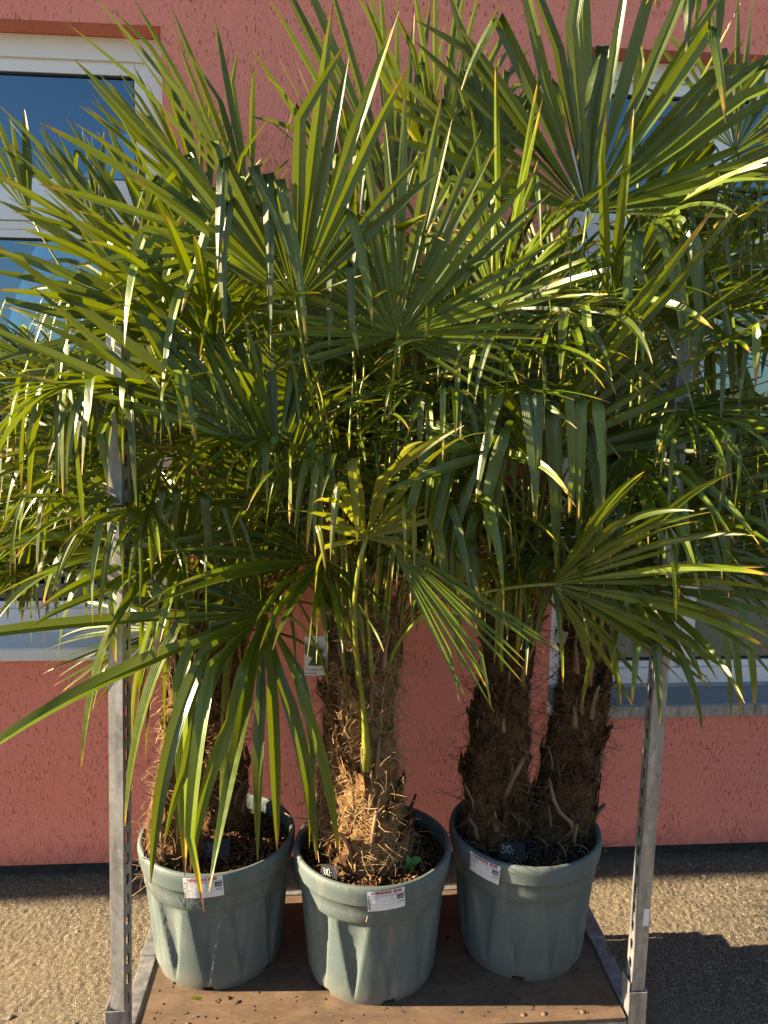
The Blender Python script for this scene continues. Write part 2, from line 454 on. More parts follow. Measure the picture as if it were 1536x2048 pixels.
def sill(W, mat, w, over, ext):
    x0, x1, z0, _ = W
    m = MB()
    y0 = D - over
    # sloping top, rounded front lip
    pts = [(YF + .02, z0 + .046), (YF + .0, z0 + .046), (YF - .003, z0 + .030), (D + .01, z0 + .018), (y0 + .006, z0 + .012), (y0, z0 + .006), (y0, z0 - .032), (y0 + .004, z0 - .036), (y0 + .008, z0 - .032), (y0 + .008, z0 - .002), (YF + .02, z0 + .004)]
    n = len(pts)
    va = [(x0 - ext, p[0], p[1]) for p in pts]; vb = [(x1 + ext, p[0], p[1]) for p in pts]
    m.add(va + vb, [(i, i + n, (i + 1) % n + n, (i + 1) % n) for i in range(n)] + [tuple(range(n)), tuple(range(2 * n - 1, n - 1, -1))])
    s = m.build("sill", mat, w)
    for xx in (x0 - ext - .004, x1 + ext + .0005):
        MB().box((xx, y0 - .002, z0 - .037), (xx + .0035, D - .0005, z0 + .018)).build("sill_cap", PVC, w)
    for xx in np.arange(x0 + .25, x1, .42): MB().tube([(xx, YF - .004, z0 + .072), (xx, YF - .0005, z0 + .072)], .004, 8).build("screw", GALV, w)
sill(LW, SILL, wl_, .045, .03)
sill(RW, SILLD, wr_, .045, .0)
MB().box((RW[0] + .001, D - .049, RW[2] - .037), (RW[1] - .001, D - .0455, RW[2] + .007), .001).build("sill_edge", GALV, wr_)
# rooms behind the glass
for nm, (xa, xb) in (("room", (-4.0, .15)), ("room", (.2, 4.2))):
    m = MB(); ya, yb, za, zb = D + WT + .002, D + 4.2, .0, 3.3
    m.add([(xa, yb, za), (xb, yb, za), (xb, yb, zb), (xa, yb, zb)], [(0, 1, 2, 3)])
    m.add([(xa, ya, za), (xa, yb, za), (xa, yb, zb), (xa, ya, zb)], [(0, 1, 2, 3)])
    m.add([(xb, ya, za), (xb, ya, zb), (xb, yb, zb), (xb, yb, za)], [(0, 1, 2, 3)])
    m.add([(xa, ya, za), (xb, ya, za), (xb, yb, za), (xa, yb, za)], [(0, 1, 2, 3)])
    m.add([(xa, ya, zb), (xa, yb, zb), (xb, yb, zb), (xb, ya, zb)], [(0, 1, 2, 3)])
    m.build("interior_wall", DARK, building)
# pendant lamp seen through the left pane
lp = atY(95, 345, D + 1.0)
lamp = tag(empty("pendant_lamp", tuple(lp)), "pale dome pendant lamp hanging behind the left window pane", "lamp")
m = MB(); prof = [(.012, .16), (.05, .15), (.11, .11), (.145, .05), (.155, 0), (.150, 0), (.138, .05), (.10, .10)]
N = 28
vv = [(lp[0] + r * math.cos(2 * math.pi * k / N), lp[1] + r * math.sin(2 * math.pi * k / N), lp[2] - .06 + z) for r, z in prof for k in range(N)]
m.add(vv, [(i * N + k, i * N + (k + 1) % N, (i + 1) * N + (k + 1) % N, (i + 1) * N + k) for i in range(len(prof) - 1) for k in range(N)])
m.build("lamp_shade", LAMPW, lamp, True)
MB().tube([(lp[0], lp[1], lp[2] + .098), (lp[0], lp[1], 3.29)], .004, 6).build("cord", LAMPW, lamp)
# goods standing behind the right window
b1 = atY(1197, 1045, D + .42)
bt = tag(empty("bottle", tuple(b1 - np.array([0, 0, .10]))), "red plastic bottle standing behind the right window pane", "bottle")
z0b = b1[2] - .10
def lathe(m, c, prof, n=24):
    m.add([(c[0] + r * math.cos(2 * math.pi * k / n), c[1] + r * math.sin(2 * math.pi * k / n), c[2] + z) for r, z in prof for k in range(n)],
          [(i * n + k, i * n + (k + 1) % n, (i + 1) * n + (k + 1) % n, (i + 1) * n + k) for i in range(len(prof) - 1) for k in range(n)])
m = MB(); lathe(m, (b1[0], b1[1], z0b), [(0, 0), (.045, 0), (.048, .01), (.048, .15), (.03, .19), (.018, .21), (.018, .23)]); m.build("bottle_body", REDP, bt, True)
m = MB(); lathe(m, (b1[0], b1[1], z0b), [(.021, .2305), (.021, .262), (0, .264)]); m.build("cap", YELP, bt, True)
ps = atY(1272, 958, D + .5); ps[2] = z0b + .09
po = tag(empty("carton", (ps[0], ps[1], ps[2] - .09)), "blue and yellow printed carton behind the right window pane", "carton")
MB().box((ps[0] - .055, ps[1], ps[2] - .09), (ps[0] + .055, ps[1] + .06, ps[2] + .09), .003).build("box_body", BLUEP, po)
MB().box((ps[0] - .05, ps[1] - .003, ps[2] - .075), (ps[0] + .05, ps[1] - .0005, ps[2] - .02)).build("printed_panel", YELP, po)
shelf = tag(MB().box((.95, D + WT + .004, z0b - .03), (1.9, D + .66, z0b - .0005), .004).build("shelf", PVC), "white shelf board inside behind the right window", "shelf")

# ------------------------------------------------------------------ trolley
TX0, TX1, TY0, TY1, TZ = -.53, .835, 1.765, 2.325, .19
trolley = tag(empty("plant_trolley", ((TX0 + TX1) / 2, (TY0 + TY1) / 2, 0)), "galvanised plant trolley with brown board floor and two slotted posts", "trolley")
def rail(name, a, b, lip):
    m = MB(); m.box(a, b, .003); m.build(name, GALV, trolley)
for x, inner in ((TX0, 1), (TX1, -1)):
    m = MB()
    xa, xb = (x, x + .042) if inner > 0 else (x - .042, x)
    m.box((xa, TY0 + .05, TZ - .045), (xb, TY1 - .012, TZ + .016), .003)
    o = m.build("side_rail", GALV, trolley)
    # overlapped second section at the rear, one sheet thicker
    MB().box((xa - .003, 2.06, TZ - .048), (xb + .003, TY1 + .004, TZ + .0195), .002).build("rail_sleeve", GALV, trolley)
MB().box((TX0 + .044, TY0, TZ - .045), (TX1 - .044, TY0 + .022, TZ - .003), .003).build("front_rail", GALV, trolley)
MB().box((TX0 + .044, TY1 - .0, TZ - .045), (TX1 - .044, TY1 + .02, TZ + .012), .003).build("rear_rail", GALV, trolley)
brd = MB().box((TX0 + .047, TY0 + .0, TZ - .0025), (TX1 - .047, TY1 - .003, TZ + .0095), .0015)
board = brd.build("floor_board", BOARD, trolley)
TZ += .0095
for x, y in ((-.40, 1.81), (-.355, 1.81), (.52, 1.79), (.575, 1.79), (.68, 1.79)):
    m = MB(); m.v, m.f = [], []
    lathe(m, (x, y, TZ), [(.0075, -.001), (.0075, .0008), (.005, .0024), (0, .003)], 14); m.build("rivet", BOARD, board, True)
for x in (TX0 + .09, TX1 - .09):
    for y in (TY0 + .1, TY1 - .1):
        m = MB(); m.tube([(x - .016, y, .05), (x + .016, y, .05)], .05, 20)
        c = m.build("castor_wheel", RUB, trolley, False)
        f = MB(); f.box((x - .024, y - .02, .05), (x - .02, y + .02, .144)); f.box((x + .02, y - .02, .05), (x + .024, y + .02, .144)); f.box((x - .025, y - .03, .1442), (x + .025, y + .03, .1445)); f.build("fork", GALV, c)
def slot_strip(m, y0, y1, z0, z1, x, th, pitch=.052, sw=.016, sh=.030):
    """a vertical strip in the YZ plane pierced by rounded slots"""
    n = int((z1 - z0) / pitch); ph = (z1 - z0) / n; K = 12
    cy = (y0 + y1) / 2
    for c in range(n):
        a = z0 + c * ph; b = a + ph; cz = (a + b) / 2
        hole, outer = [], []
        for k in range(K):
            an = 2 * math.pi * (k + .5) / K
            ca, sa = math.cos(an), math.sin(an)
            hole.append((cy + sw / 2 * ca, cz + (sh - sw) / 2 * (1 if sa > 0 else -1) + sw / 2 * sa))
            s = min((y1 - y0) / 2 / max(abs(ca), 1e-6), ph / 2 / max(abs(sa), 1e-6))
            outer.append((cy + s * ca, cz + s * sa))
        # snap nearest outer points to corners
        for cyx in (y0, y1):
            for czx in (a, b):
                i = min(range(K), key=lambda q: (outer[q][0] - cyx) ** 2 + (outer[q][1] - czx) ** 2); outer[i] = (cyx, czx)
        v = [(x, p[0], p[1]) for p in outer] + [(x, p[0], p[1]) for p in hole] + [(x + th, p[0], p[1]) for p in outer] + [(x + th, p[0], p[1]) for p in hole]
        f = []
        for k in range(K):
            l = (k + 1) % K
            f += [(k, l, K + l, K + k), (2 * K + k, 3 * K + k, 3 * K + l, 2 * K + l), (K + k, K + l, 3 * K + l, 3 * K + k)]
        m.add(v, f)
def post(xb, xt, yb, side, rz=0.0, zt=.262):
    """channel post: closed face to the viewer, slotted flange on the inner side (side = +1 right, -1 left)"""
    W, DP, T = .036, .036, .0022
    z0, z1 = .20, 1.95
    m = MB()
    m.box((0, 0, 0), (W, T, z1 - z0), .0008)
    xi = W - T if side > 0 else 0
    slot_strip(m, T + .0002, DP, 0, z1 - z0, xi, T)
    xo = 0 if side > 0 else W - T
    m.box((xo, T + .0002, 0), (xo + T, DP, z1 - z0))
    m.box((.0, DP + .0002, 0), (.010, DP + T, z1 - z0)); m.box((W - .010, DP + .0002, 0), (W, DP + T, z1 - z0))
    lean = (xt - xb) / (1.9 - .25)
    v = np.array(m.v); x_, y_ = v[:, 0].copy() - W / 2, v[:, 1].copy()
    v[:, 0] = W / 2 + x_ * math.cos(rz) - y_ * math.sin(rz); v[:, 1] = x_ * math.sin(rz) + y_ * math.cos(rz)
    v[:, 0] += xb + v[:, 2] * lean; v[:, 1] += yb; v[:, 2] += z0
    m.v = [tuple(p) for p in v]
    m.build("post", GALV, trolley)
    s = MB(); g = .0035
    s.box((xb - g - .003, yb - g - .003, .09), (xb + W + g + .003, yb - g, zt), .001)
    s.box((xb - g - .003, yb - g + .0003, .09), (xb - g, yb + DP + .01, zt + .006 + (.02 if side < 0 else 0)), .001)
    s.box((xb + W + g, yb - g + .0003, .09), (xb + W + g + .003, yb + DP + .01, zt + .006 + (.02 if side > 0 else 0)), .001)
    s.build("post_socket", GALV, trolley)
post(-.530, -.480, 1.735, +1, R_(-14), .315)
post(.803, .820, 1.78, -1)
MB().box((.824, 1.7775, .452), (.838, 1.7795, .50)).build("sticker_remnant", PAPER, trolley)

# ------------------------------------------------------------------ lettering
def text_verts(body, size, align='LEFT'):
    cu = bpy.data.curves.new("text", 'FONT'); cu.body = body; cu.size = size; cu.align_x = align; cu.resolution_u = 2
    o = bpy.data.objects.new("text", cu); COL.objects.link(o)
    dg = bpy.context.evaluated_depsgraph_get()
    me = bpy.data.meshes.new_from_object(o.evaluated_get(dg))
    v = [tuple(p.co) for p in me.vertices]; f = [list(p.vertices) for p in me.polygons]
    bpy.data.objects.remove(o); bpy.data.curves.remove(cu); bpy.data.meshes.remove(me)
    return v, f
def strokes_310():
    three = [(0.0, .92), (.14, 1.0), (.30, .97), (.36, .84), (.28, .68), (.14, .58), (.30, .52), (.40, .36), (.36, .16), (.20, .03), (.04, .10), (-.02, .22)]
    one = [(.50, .60), (.62, .78), (.72, .98), (.68, .5), (.62, .04)]
    zero = [(1.02, .96), (.88, .80), (.82, .46), (.88, .12), (1.02, .02), (1.18, .18), (1.24, .54), (1.18, .84), (1.02, .96)]
    com = [(1.40, .14), (1.36, -.10)]
    dash = [(1.36, .44), (1.62, .46)]
    return [three, one, zero, com, dash]

# ------------------------------------------------------------------ pots
POT_R, POT_H = .222, .368
def pot_profile_r(z):                    # z from 0 to POT_H, outside radius
    ks = [(0, .176), (.02, .182), (.255, .204), (.259, .2075), (.312, .2115), (.3135, .218), (.352, .2225), (.362, .221), (.368, .2165)]
    for (a, ra), (b, rb) in zip(ks, ks[1:]):
        if z <= b: return ra + (rb - ra) * (z - a) / (b - a)
    return ks[-1][1]
def build_pot(cx, cy, rot, label):
    pot = tag(empty("plant_pot", (cx, cy, TZ)), label, "plant pot", "sage green pots on the trolley")
    N = 240
    zs = np.array([0, .004, .012, .02, .04, .06, .08, .10, .12, .14, .16, .18, .20, .215, .23, .243, .25, .2545, .2565, .259, .285, .3115, .3125, .3135, .317, .33, .345, .352, .358, .363, .367])
    V = []
    nf, nn = 12, 6
    for z in zs:
        for k in range(N):
            th = 2 * math.pi * k / N
            r = pot_profile_r(z)
            if .012 < z < .2545:
                a = ((th + rot) * nf / (2 * math.pi)) % 1.0 - .5
                w = .40 * max(0.0, (z - .03) / .22) ** .8
                e = min(1.0, (.2545 - z) / .010)
                if w > .01 and abs(a) < w:
                    x = a / w                     # a crisp left edge, a soft right side
                    d = (1 - x * x) ** (.55 if x < 0 else 1.1)
                    r -= .0125 * d * e * min(1, z / .08)
            zz = z
            if z < .013:
                b = ((th + rot + .35) * nn / (2 * math.pi)) % 1.0
                if b < .17: zz = .0125 + (z * .05)
            V.append((cx + r * math.cos(th), cy + r * math.sin(th), TZ + zz))
    # over the lip and down inside
    for r, z in ((.2115, POT_H), (.2075, .3655), (.2055, .358), (.203, .33), (.200, .28)):
        for k in range(N):
            th = 2 * math.pi * k / N; V.append((cx + r * math.cos(th), cy + r * math.sin(th), TZ + z))
    rows = len(zs) + 5
    i, k = np.meshgrid(np.arange(rows - 1), np.arange(N), indexing='ij')
    a = (i * N + k).ravel(); b = (i * N + (k + 1) % N).ravel()
    f = np.stack([a, b, b + N, a + N], -1)
    body = from_np("pot_body", V, f, POT, pot, True)
    V2 = [(cx, cy, TZ + .0135)] + [(cx + .178 * math.cos(2 * math.pi * k / 60), cy + .178 * math.sin(2 * math.pi * k / 60), TZ + .0135) for k in range(60)]
    from_np("pot_base", V2, [(0, 1 + (k + 1) % 60, 1 + k) for k in range(60)], POT, pot)
    return pot, body
def curved_sticker(pot, body, cx, cy, ang, zc, w, h, tilt, serial, box):
    """paper sticker bent round the rim, with its print"""
    R = POT_R + .0012
    def wrap(x, y, lift):
        xr = x * math.cos(tilt) - y * math.sin(tilt); yr = x * math.sin(tilt) + y * math.cos(tilt)
        th = ang + xr / R
        z = zc + yr
        # bridges from the rim to the lower band
        rr = R + lift - max(0.0, .330 - z) * .10
        return (cx + rr * math.cos(th), cy + rr * math.sin(th), TZ + z)
    nx, ny = 20, 6
    crump = np.random.default_rng(int(abs(ang) * 1000)).random((nx + 1, ny + 1)) * .0012
    v = [wrap(-w / 2 + w * i / nx, -h / 2 + h * j / ny, crump[i, j] * .6) for i in range(nx + 1) for j in range(ny + 1)]
    f = [(i * (ny + 1) + j, (i + 1) * (ny + 1) + j, (i + 1) * (ny + 1) + j + 1, i * (ny + 1) + j + 1) for i in range(nx) for j in range(ny)]
    st = from_np("label_sticker", v, f, PAPER, pot, True)
    def put(body_, size, x, y, mat, name):
        tv, tf = text_verts(body_, size)
        from_np(name, [wrap(p[0] + x, p[1] + y, .0022) for p in tv], tf, mat, st)
    def rect(xa, ya, xb, yb, mat, name, lift=.0016):
        n = 8
        v = [wrap(xa + (xb - xa) * i / n, q, lift) for i in range(n + 1) for q in (ya, yb)]
        from_np(name, v, [(2 * i, 2 * i + 2, 2 * i + 3, 2 * i + 1) for i in range(n)], mat, st)
    L, T = -w / 2, h / 2
    for i in range(6): rect(L + .02 + i * .0118, T - .0085, L + .02 + i * .0118 + (.0105 if i != 3 else .007), T - .001, REDINK, "header_print")
    rect(L + .0085, T - .0085, L + .018, T - .0015, GREYINK, "header_print")
    put("TRACHYCARPUS FORTUNEI 2 STAM", .0058, L + .009, T - .0150, INK, "print_line")
    put("150 200-225", .0042, L + .009, T - .0205, INK, "print_line")
    put("C50  4012", .0042, L + .009, T - .0255, INK, "print_line")
    put("x", .0042, L + .038, T - .0205, INK, "print_line"); put("1-3", .0042, L + .060, T - .0205, INK, "print_line"); put("NL", .0042, L + .060, T - .0255, INK, "print_line")
    rect(L + .034, T - .0285, w / 2 - .02, T - .0281, GREYINK, "rule_line"); rect(L + .034, T - .0385, w / 2 - .004, T - .0381, GREYINK, "rule_line")
    rect(w / 2 - .0215, T - .0285, w / 2 - .003, T - .0165, INK, "code_box")
    tv, tf = text_verts(box, .0095); from_np("code_number", [wrap(p[0] + w / 2 - .0205, p[1] + T - .0260, .0026) for p in tv], tf, PAPER, st)
    put(serial, .0085, w / 2 - .020, T - .0385, INK, "serial_number")
    put("13.06.06", .0042, L + .009, T - .0365, INK, "print_line")
    yy = -h / 2 + .004
    while yy < T - .01:
        dh = random.choice((.0008, .0014, .0022)); rect(L + .0015, yy, L + .0065, yy + dh, INK, "barcode_bar"); yy += dh + random.choice((.001, .0016))
    return st
P_L, P_M, P_R = (-.312, 2.100), (.131, 2.022), (.584, 2.082)
def soil(pot, cx, cy, zt, n_chip, chip_mat, seed, mound):
    r = np.random.default_rng(seed)
    nr, na = 34, 120
    V = []
    for i in range(nr + 1):
        for k in range(na):
            rr = .2045 * i / nr; th = 2 * math.pi * k / na
            x, y = cx + rr * math.cos(th), cy + rr * math.sin(th)
            z = .022 * (vnoise(np.array(x * 30 + 500), np.array(y * 30 + 500), seed) - .5) + .010 * (vnoise(np.array(x * 110 + 500), np.array(y * 110 + 500), seed + 1) - .5)
            z = (z + mound * math.exp(-(rr / .11) ** 2)) * min(1, (nr - i) / 3 + .3)
            V.append((x, y, zt + float(z)))
    i, k = np.meshgrid(np.arange(nr), np.arange(na), indexing='ij')
    a = (i * na + k).ravel(); b = (i * na + (k + 1) % na).ravel()
    s = from_np("soil", V, np.stack([a, b, b + na, a + na], -1), SOIL, pot, True)
    Va = np.array(V)
    m_v, m_f = [], []
    for c in range(n_chip):
        p = Va[r.integers(len(Va))] + np.append(r.normal(0, .004, 2), r.uniform(0, .010))
        if (p[0] - cx) ** 2 + (p[1] - cy) ** 2 > .2 ** 2: continue
        d = r.normal(0, 1, 3); d[2] *= .6; d = nrm(d); q = nrm(np.cross(d, r.normal(0, 1, 3))); n = np.cross(d, q)
        L, w = r.uniform(.004, .013), r.uniform(.0014, .004)
        b0 = len(m_v)
        m_v += [p - d * L, p + q * w, p + n * w, p - q * w, p + d * L]
        m_f += [(b0, b0 + 1, b0 + 2), (b0, b0 + 2, b0 + 3), (b0, b0 + 3, b0 + 1), (b0 + 4, b0 + 2, b0 + 1), (b0 + 4, b0 + 3, b0 + 2), (b0 + 4, b0 + 1, b0 + 3)]
    o = from_np("mulch", np.array(m_v), np.array(m_f), chip_mat, s); o["kind"] = "stuff"
    return s
pot_l, body_l = build_pot(*P_L, .30, "sage green plant pot at the left end, its left side in full sun")
pot_m, body_m = build_pot(*P_M, .05, "middle sage green plant pot nearest the trolley edge, with a straight rim sticker")
pot_r, body_r = build_pot(*P_R, .55, "sage green plant pot at the right end in shade, with a tilted sticker")
ZS = TZ + .335
soil(pot_l, *P_L, ZS - .012, 2600, CHIP, 11, .01)
soil(pot_m, *P_M, ZS - .008, 3000, CHIP, 21, .02)
soil(pot_r, *P_R, ZS - .006, 2200, CHIPD, 31, .02)
curved_sticker(pot_l, body_l, *P_L, R_(-92), .335, .104, .058, R_(4), "2472", "1992")
curved_sticker(pot_m, body_m, *P_M, R_(-84), .335, .098, .056, R_(3), "2472", "1992")
curved_sticker(pot_r, body_r, *P_R, R_(-134), .335, .098, .056, R_(-5), "2472", "1992")
# raised maker's letters on the left pot
tv, tf = text_verts("VIPO", .038)
Rl = .2105
from_np("raised_lettering", [(P_L[0] + (Rl + .0006) * math.cos(R_(-100) + (p[0] - .045) / Rl), P_L[1] + (Rl + .0006) * math.sin(R_(-100) + (p[0] - .045) / Rl), TZ + .268 + p[1]) for p in tv], tf, POT, pot_l)
def price_card(pos, w, h, rz, lean, thick, label):
    c = tag(empty("price_card", tuple(pos)), label, "price card", "handwritten 310 price cards in the pots")
    Rm = Matrix.Rotation(rz, 3, 'Z') @ Matrix.Rotation(lean, 3, 'X')
    def tr(m):
        m.v = [tuple(Vector(pos) + Rm @ Vector(p)) for p in m.v]; return m
    m = MB(); m.box((-w / 2, 0, -.006), (w / 2, .002, h), .0006)
    tr(m).build("card", SLATE, c)
    s = MB(); sc = h * .52
    for st in strokes_310():
        s.tube([(-w * .38 + p[0] * sc * .86, -.0008, h * .24 + p[1] * sc) for p in st], thick, 6, True, .5)
    tr(s).build("chalk_price", CHALK, c)
    return c

# ------------------------------------------------------------------ palms
crv = lambda P, t: (1 - t) ** 3 * P[0] + 3 * (1 - t) ** 2 * t * P[1] + 3 * (1 - t) * t * t * P[2] + t ** 3 * P[3]
class Palm:
    def __init__(s, base, pts, r0, label, fib, hair, seed, n_hair=3400, stubs=15):
        s.rng = np.random.default_rng(seed)
        s.root = tag(empty("palm", tuple(base)), label, "palm", "twin stemmed fan palms in the pots")
        s.axis = [np.array(p, float) for p in pts]
        s.build_trunk(r0, fib, hair, n_hair, stubs)
    def at(s, t):
        n = len(s.axis) - 1; x = min(max(t, 0), .9999) * n; i = int(x); f = x - i
        P = s.axis; a = P[max(i - 1, 0)]; b = P[i]; c = P[i + 1]; d = P[min(i + 2, n)]
        return .5 * ((2 * b) + (-a + c) * f + (2 * a - 5 * b + 4 * c - d) * f * f + (-a + 3 * b - 3 * c + d) * f ** 3)
    def radius(s, t, th):
        return s.r0 * (1.14 - .20 * t - .40 * max(0, (t - .72) / .28) ** 1.5 + .17 * math.exp(-(t / .16) ** 2)) * (1 + .10 * math.sin(2 * th + 9 * t) + .20 * (s.nz(th * 1.6 + 40, t * 9) - .5) * 2)
    def nz(s, x, y): return float(vnoise(np.array(x), np.array(y), s.seed))
    def build_trunk(s, r0, fib, hair, n_hair, stubs):
        s.r0 = r0; s.seed = int(s.rng.integers(1000))
        NA, NT_ = 56, 110
        V = []
        for j in range(NT_):
            t = j / (NT_ - 1); c = s.at(t)
            for k in range(NA):
                th = 2 * math.pi * k / NA
                r = s.radius(t, th)
                # overlapping sheaths of fibre: shaggy rings that step out downwards
                ring = (t * 9 + .35 * math.sin(th * 2 + 5 * t)) % 1.0
                r += r0 * .20 * ring ** 1.5 + r0 * .16 * (s.nz(k * .9, j * .8) - .5)
                V.append(c + r * np.array([math.cos(th), math.sin(th), 0]))
        i, k = np.meshgrid(np.arange(NT_ - 1), np.arange(NA), indexing='ij')
        a = (i * NA + k).ravel(); b = (i * NA + (k + 1) % NA).ravel()
        s.trunk = from_np("trunk", V, np.stack([a, b, b + NA, a + NA], -1), fib, s.root, True)
        rg = s.rng
        # loose hair
        nseg = 5
        vs, fs = [], []
        for h in range(n_hair):
            t = rg.uniform(0, 1); th = rg.uniform(0, 2 * math.pi)
            rad = s.radius(t, th) + r0 * .06
            out = np.array([math.cos(th), math.sin(th), 0]); tan = np.array([-math.sin(th), math.cos(th), 0])
            p = s.at(t) + out * rad
            wild = rg.random() < .10
            L = rg.uniform(.03, .09) if not wild else rg.uniform(.08, .16)
            d = nrm(tan * rg.normal(0, 1.0) + out * (rg.uniform(.02, .30) + (.45 if wild else 0)) + np.array([0, 0, rg.normal(-.15, .8)]))
            curl = rg.normal(0, 1, 3) * (9 if wild else 6)
            w = rg.uniform(.0005, .0011) if rg.random() < .85 else rg.uniform(.0014, .0024)
            pts = []
            for q in range(nseg):
                pts.append(p.copy())
                p = p + d * L / nseg
                d = nrm(d + np.cross(curl, d) * L / nseg * 2.2 + (-out * .12 if not wild else np.array([0, 0, -.14])))
            a_ = nrm(np.cross(d, rg.normal(0, 1, 3))); c_ = np.cross(d, a_)
            b0 = len(vs)
            for q in range(nseg):
                ww = w * (1 - .6 * q / nseg)
                for ang in (0, 2.094, 4.189): vs.append(pts[q] + ww * (math.cos(ang) * a_ + math.sin(ang) * c_))
            for q in range(nseg - 1):
                for e in range(3):
                    g = (e + 1) % 3
                    fs.append((b0 + q * 3 + e, b0 + q * 3 + g, b0 + q * 3 + 3 + g, b0 + q * 3 + 3 + e))
        o = from_np("trunk_hair", np.array(vs), np.array(fs), hair, s.trunk, True); o["kind"] = "stuff"
        # torn sheath mats that wrap the stem, loose and frayed at their upper edge
        for q in range(16):
            t0 = (q + rg.uniform(.1, .9)) / 17; th0 = rg.uniform(0, 2 * math.pi) if q % 3 == 0 else R_(rg.uniform(170, 370))
            span, hgt, flare = rg.uniform(.7, 1.6), rg.uniform(.10, .20), rg.uniform(.10, .42) * r0
            NU, NVv = 26, 6; Vm, Fm = [], []
            sk = rg.normal(0, .06)
            for u in range(NU + 1):
                x = u / NU - .5; jag = rg.uniform(.55, 1.0) * (1 - (abs(x) * 2) ** 3 * .6)
                for w_ in range(NVv + 1):
                    y = w_ / NVv
                    t_ = min(max(t0 + hgt * y * jag + sk * x, 0), 1); th_a = th0 + span * x + .10 * y * math.sin(u * 1.3)
                    r_ = s.radius(t_, th_a) + r0 * .13 + flare * y * y + rg.normal(0, .0010)
                    Vm.append(s.at(t_) + r_ * np.array([math.cos(th_a), math.sin(th_a), 0]))
            for u in range(NU):
                for w_ in range(NVv):
                    if w_ >= NVv - 2 and rg.random() < .35: continue
                    a_ = u * (NVv + 1) + w_; Fm.append((a_, a_ + NVv + 1, a_ + NVv + 2, a_ + 1))
            from_np("fibre_mat", np.array(Vm), Fm, fib, s.trunk, True)
        for q in range(stubs):
            t = rg.uniform(.05, .85); th = R_(rg.uniform(200, 345))
            out = np.array([math.cos(th), math.sin(th), 0])
            p = s.at(t) + out * (s.radius(t, th) * .94)
            s.stub(p, out, rg.uniform(.05, .11), rg.uniform(.006, .013), rg)
    def stub(s, p, out, L, w, rg):
        m = MB(); lean = rg.uniform(.10, .6)
        pts = [p + np.array([0, 0, 1]) * L * q + out * L * (lean * q * q + .06) for q in (0, .3, .6, .85, 1)]
        m.tube(pts, [w * 2.0, w * 1.4, w, w * .8, w * .55], 8, True, .40)
        m.build("leaf_stub", STUB, s.trunk, True)
    def frond(s, hub, m, n, Rl, spread=200, nseg=34, droop=.35, fold=.12, fold_at=(.55, .8), cup=.12, attach=.92, sf=.42, mat=None, pet=.0052, jitter=1.0, seed=None, width=1.0, via=None, short=.42):
        """one fan leaf: hub point, mid direction m, blade normal n"""
        rg = np.random.default_rng(seed if seed is not None else int(s.rng.integers(1 << 30)))
        m = nrm(m); n = nrm(np.asarray(n) - m * (np.asarray(n) @ m)); q = np.cross(n, m)
        hub = np.array(hub, float)
        S = 16
        st = np.concatenate([np.linspace(.015, sf, 5)[:-1], np.linspace(sf, 1, S - 4)])
        half = R_(spread) / 2
        dphi = R_(spread) / nseg
        VS, FS, CS = [], [], []
        for k in range(nseg):
            phi = -half + dphi * (k + .5)
            L = Rl * (1 - short * (abs(phi) / R_(110)) ** 1.7) * (1 + jitter * rg.normal(0, .075))
            d = nrm((math.cos(phi) * m + math.sin(phi) * q) * math.cos(cup) + n * math.sin(cup) + jitter * rg.normal(0, .032, 3))
            w = nrm(-math.sin(phi) * m + math.cos(phi) * q)
            fb = rg.uniform(*fold_at) if rg.random() < fold else 9
            dr = droop * rg.uniform(.4, 1.7)
            creased = False
            kink = rg.uniform(.4, .85) if rg.random() < .4 * jitter else 9
            hw = math.tan(dphi / 2) * sf * L * rg.uniform(.80, 1.15) * width
            hw = min(max(hw, .0035), .019)
            vcol = rg.random()
            p = hub + d * st[0] * L
            twist = rg.normal(0, .9) * jitter
            ns_prev = st[0]
            b0 = len(VS)
            for i, si in enumerate(st):
                if i:
                    ds = (si - ns_prev) * L
                    x = max(0, si - .25)
                    d = nrm(d + np.array([0, 0, -1]) * dr * 2.4 * x * ds / L)
                    if si > fb:
                        if not creased:
                            creased = True
                            d = nrm(np.array([d[0], d[1], 0]) * rg.uniform(.0, .8) + w * rg.normal(0, .22) + np.array([0, 0, -1.0]))
                        else: d = nrm(d + np.array([0, 0, -.12]))
                    if si > kink:
                        kink = 9; d = nrm(d + w * rg.normal(0, .22) + np.array([0, 0, rg.normal(-.12, .15)]))
                    p = p + d * ds
                    if p[1] > D - .035: p[1] = D - .035 - (p[1] - D + .035) * .05
                    if p[2] < TZ + .02: p[2] = TZ + .02
                    w = nrm(w - d * (w @ d))
                    tw = twist * (si - ns_prev) * (1 if si > sf else 0)
                    w = nrm(math.cos(tw) * w + math.sin(tw) * np.cross(d, w))
                nn = np.cross(d, w)
                ns_prev = si
                if si <= sf: h = max(.0008, hw * si / sf * 1.01)
                else:
                    x = (si - sf) / (1 - sf); h = hw * (1 - .15 * x) * (1 - x ** 3.2 * .93)
                v = h * (.55 if si <= sf else .42 - .1 * (si - sf))
                mid = p - nn * v * .5
                e0, e1 = p - w * h + nn * v * .5, p + w * h + nn * v * .5
                VS += [e0, (e0 + mid) / 2 + nn * v * .06, mid, mid, (e1 + mid) / 2 + nn * v * .06, e1]
                CS += [(si, vcol, u) for u in (0, .25, .49, .51, .75, 1)]
            nS = len(st)
            for i in range(nS - 1):
                for c in (0, 1, 3, 4):
                    a = b0 + i * 6 + c
                    FS.append((a, a + 1, a + 7, a + 6))
        o = from_np("frond", np.array(VS), np.array(FS), mat or LEAF, s.root, True, np.array(CS))
        # leaf stalk from the crown to the hub
        P0 = s.at(attach)
        o_ = hub - P0; o_[2] = 0; o_ = nrm(o_)
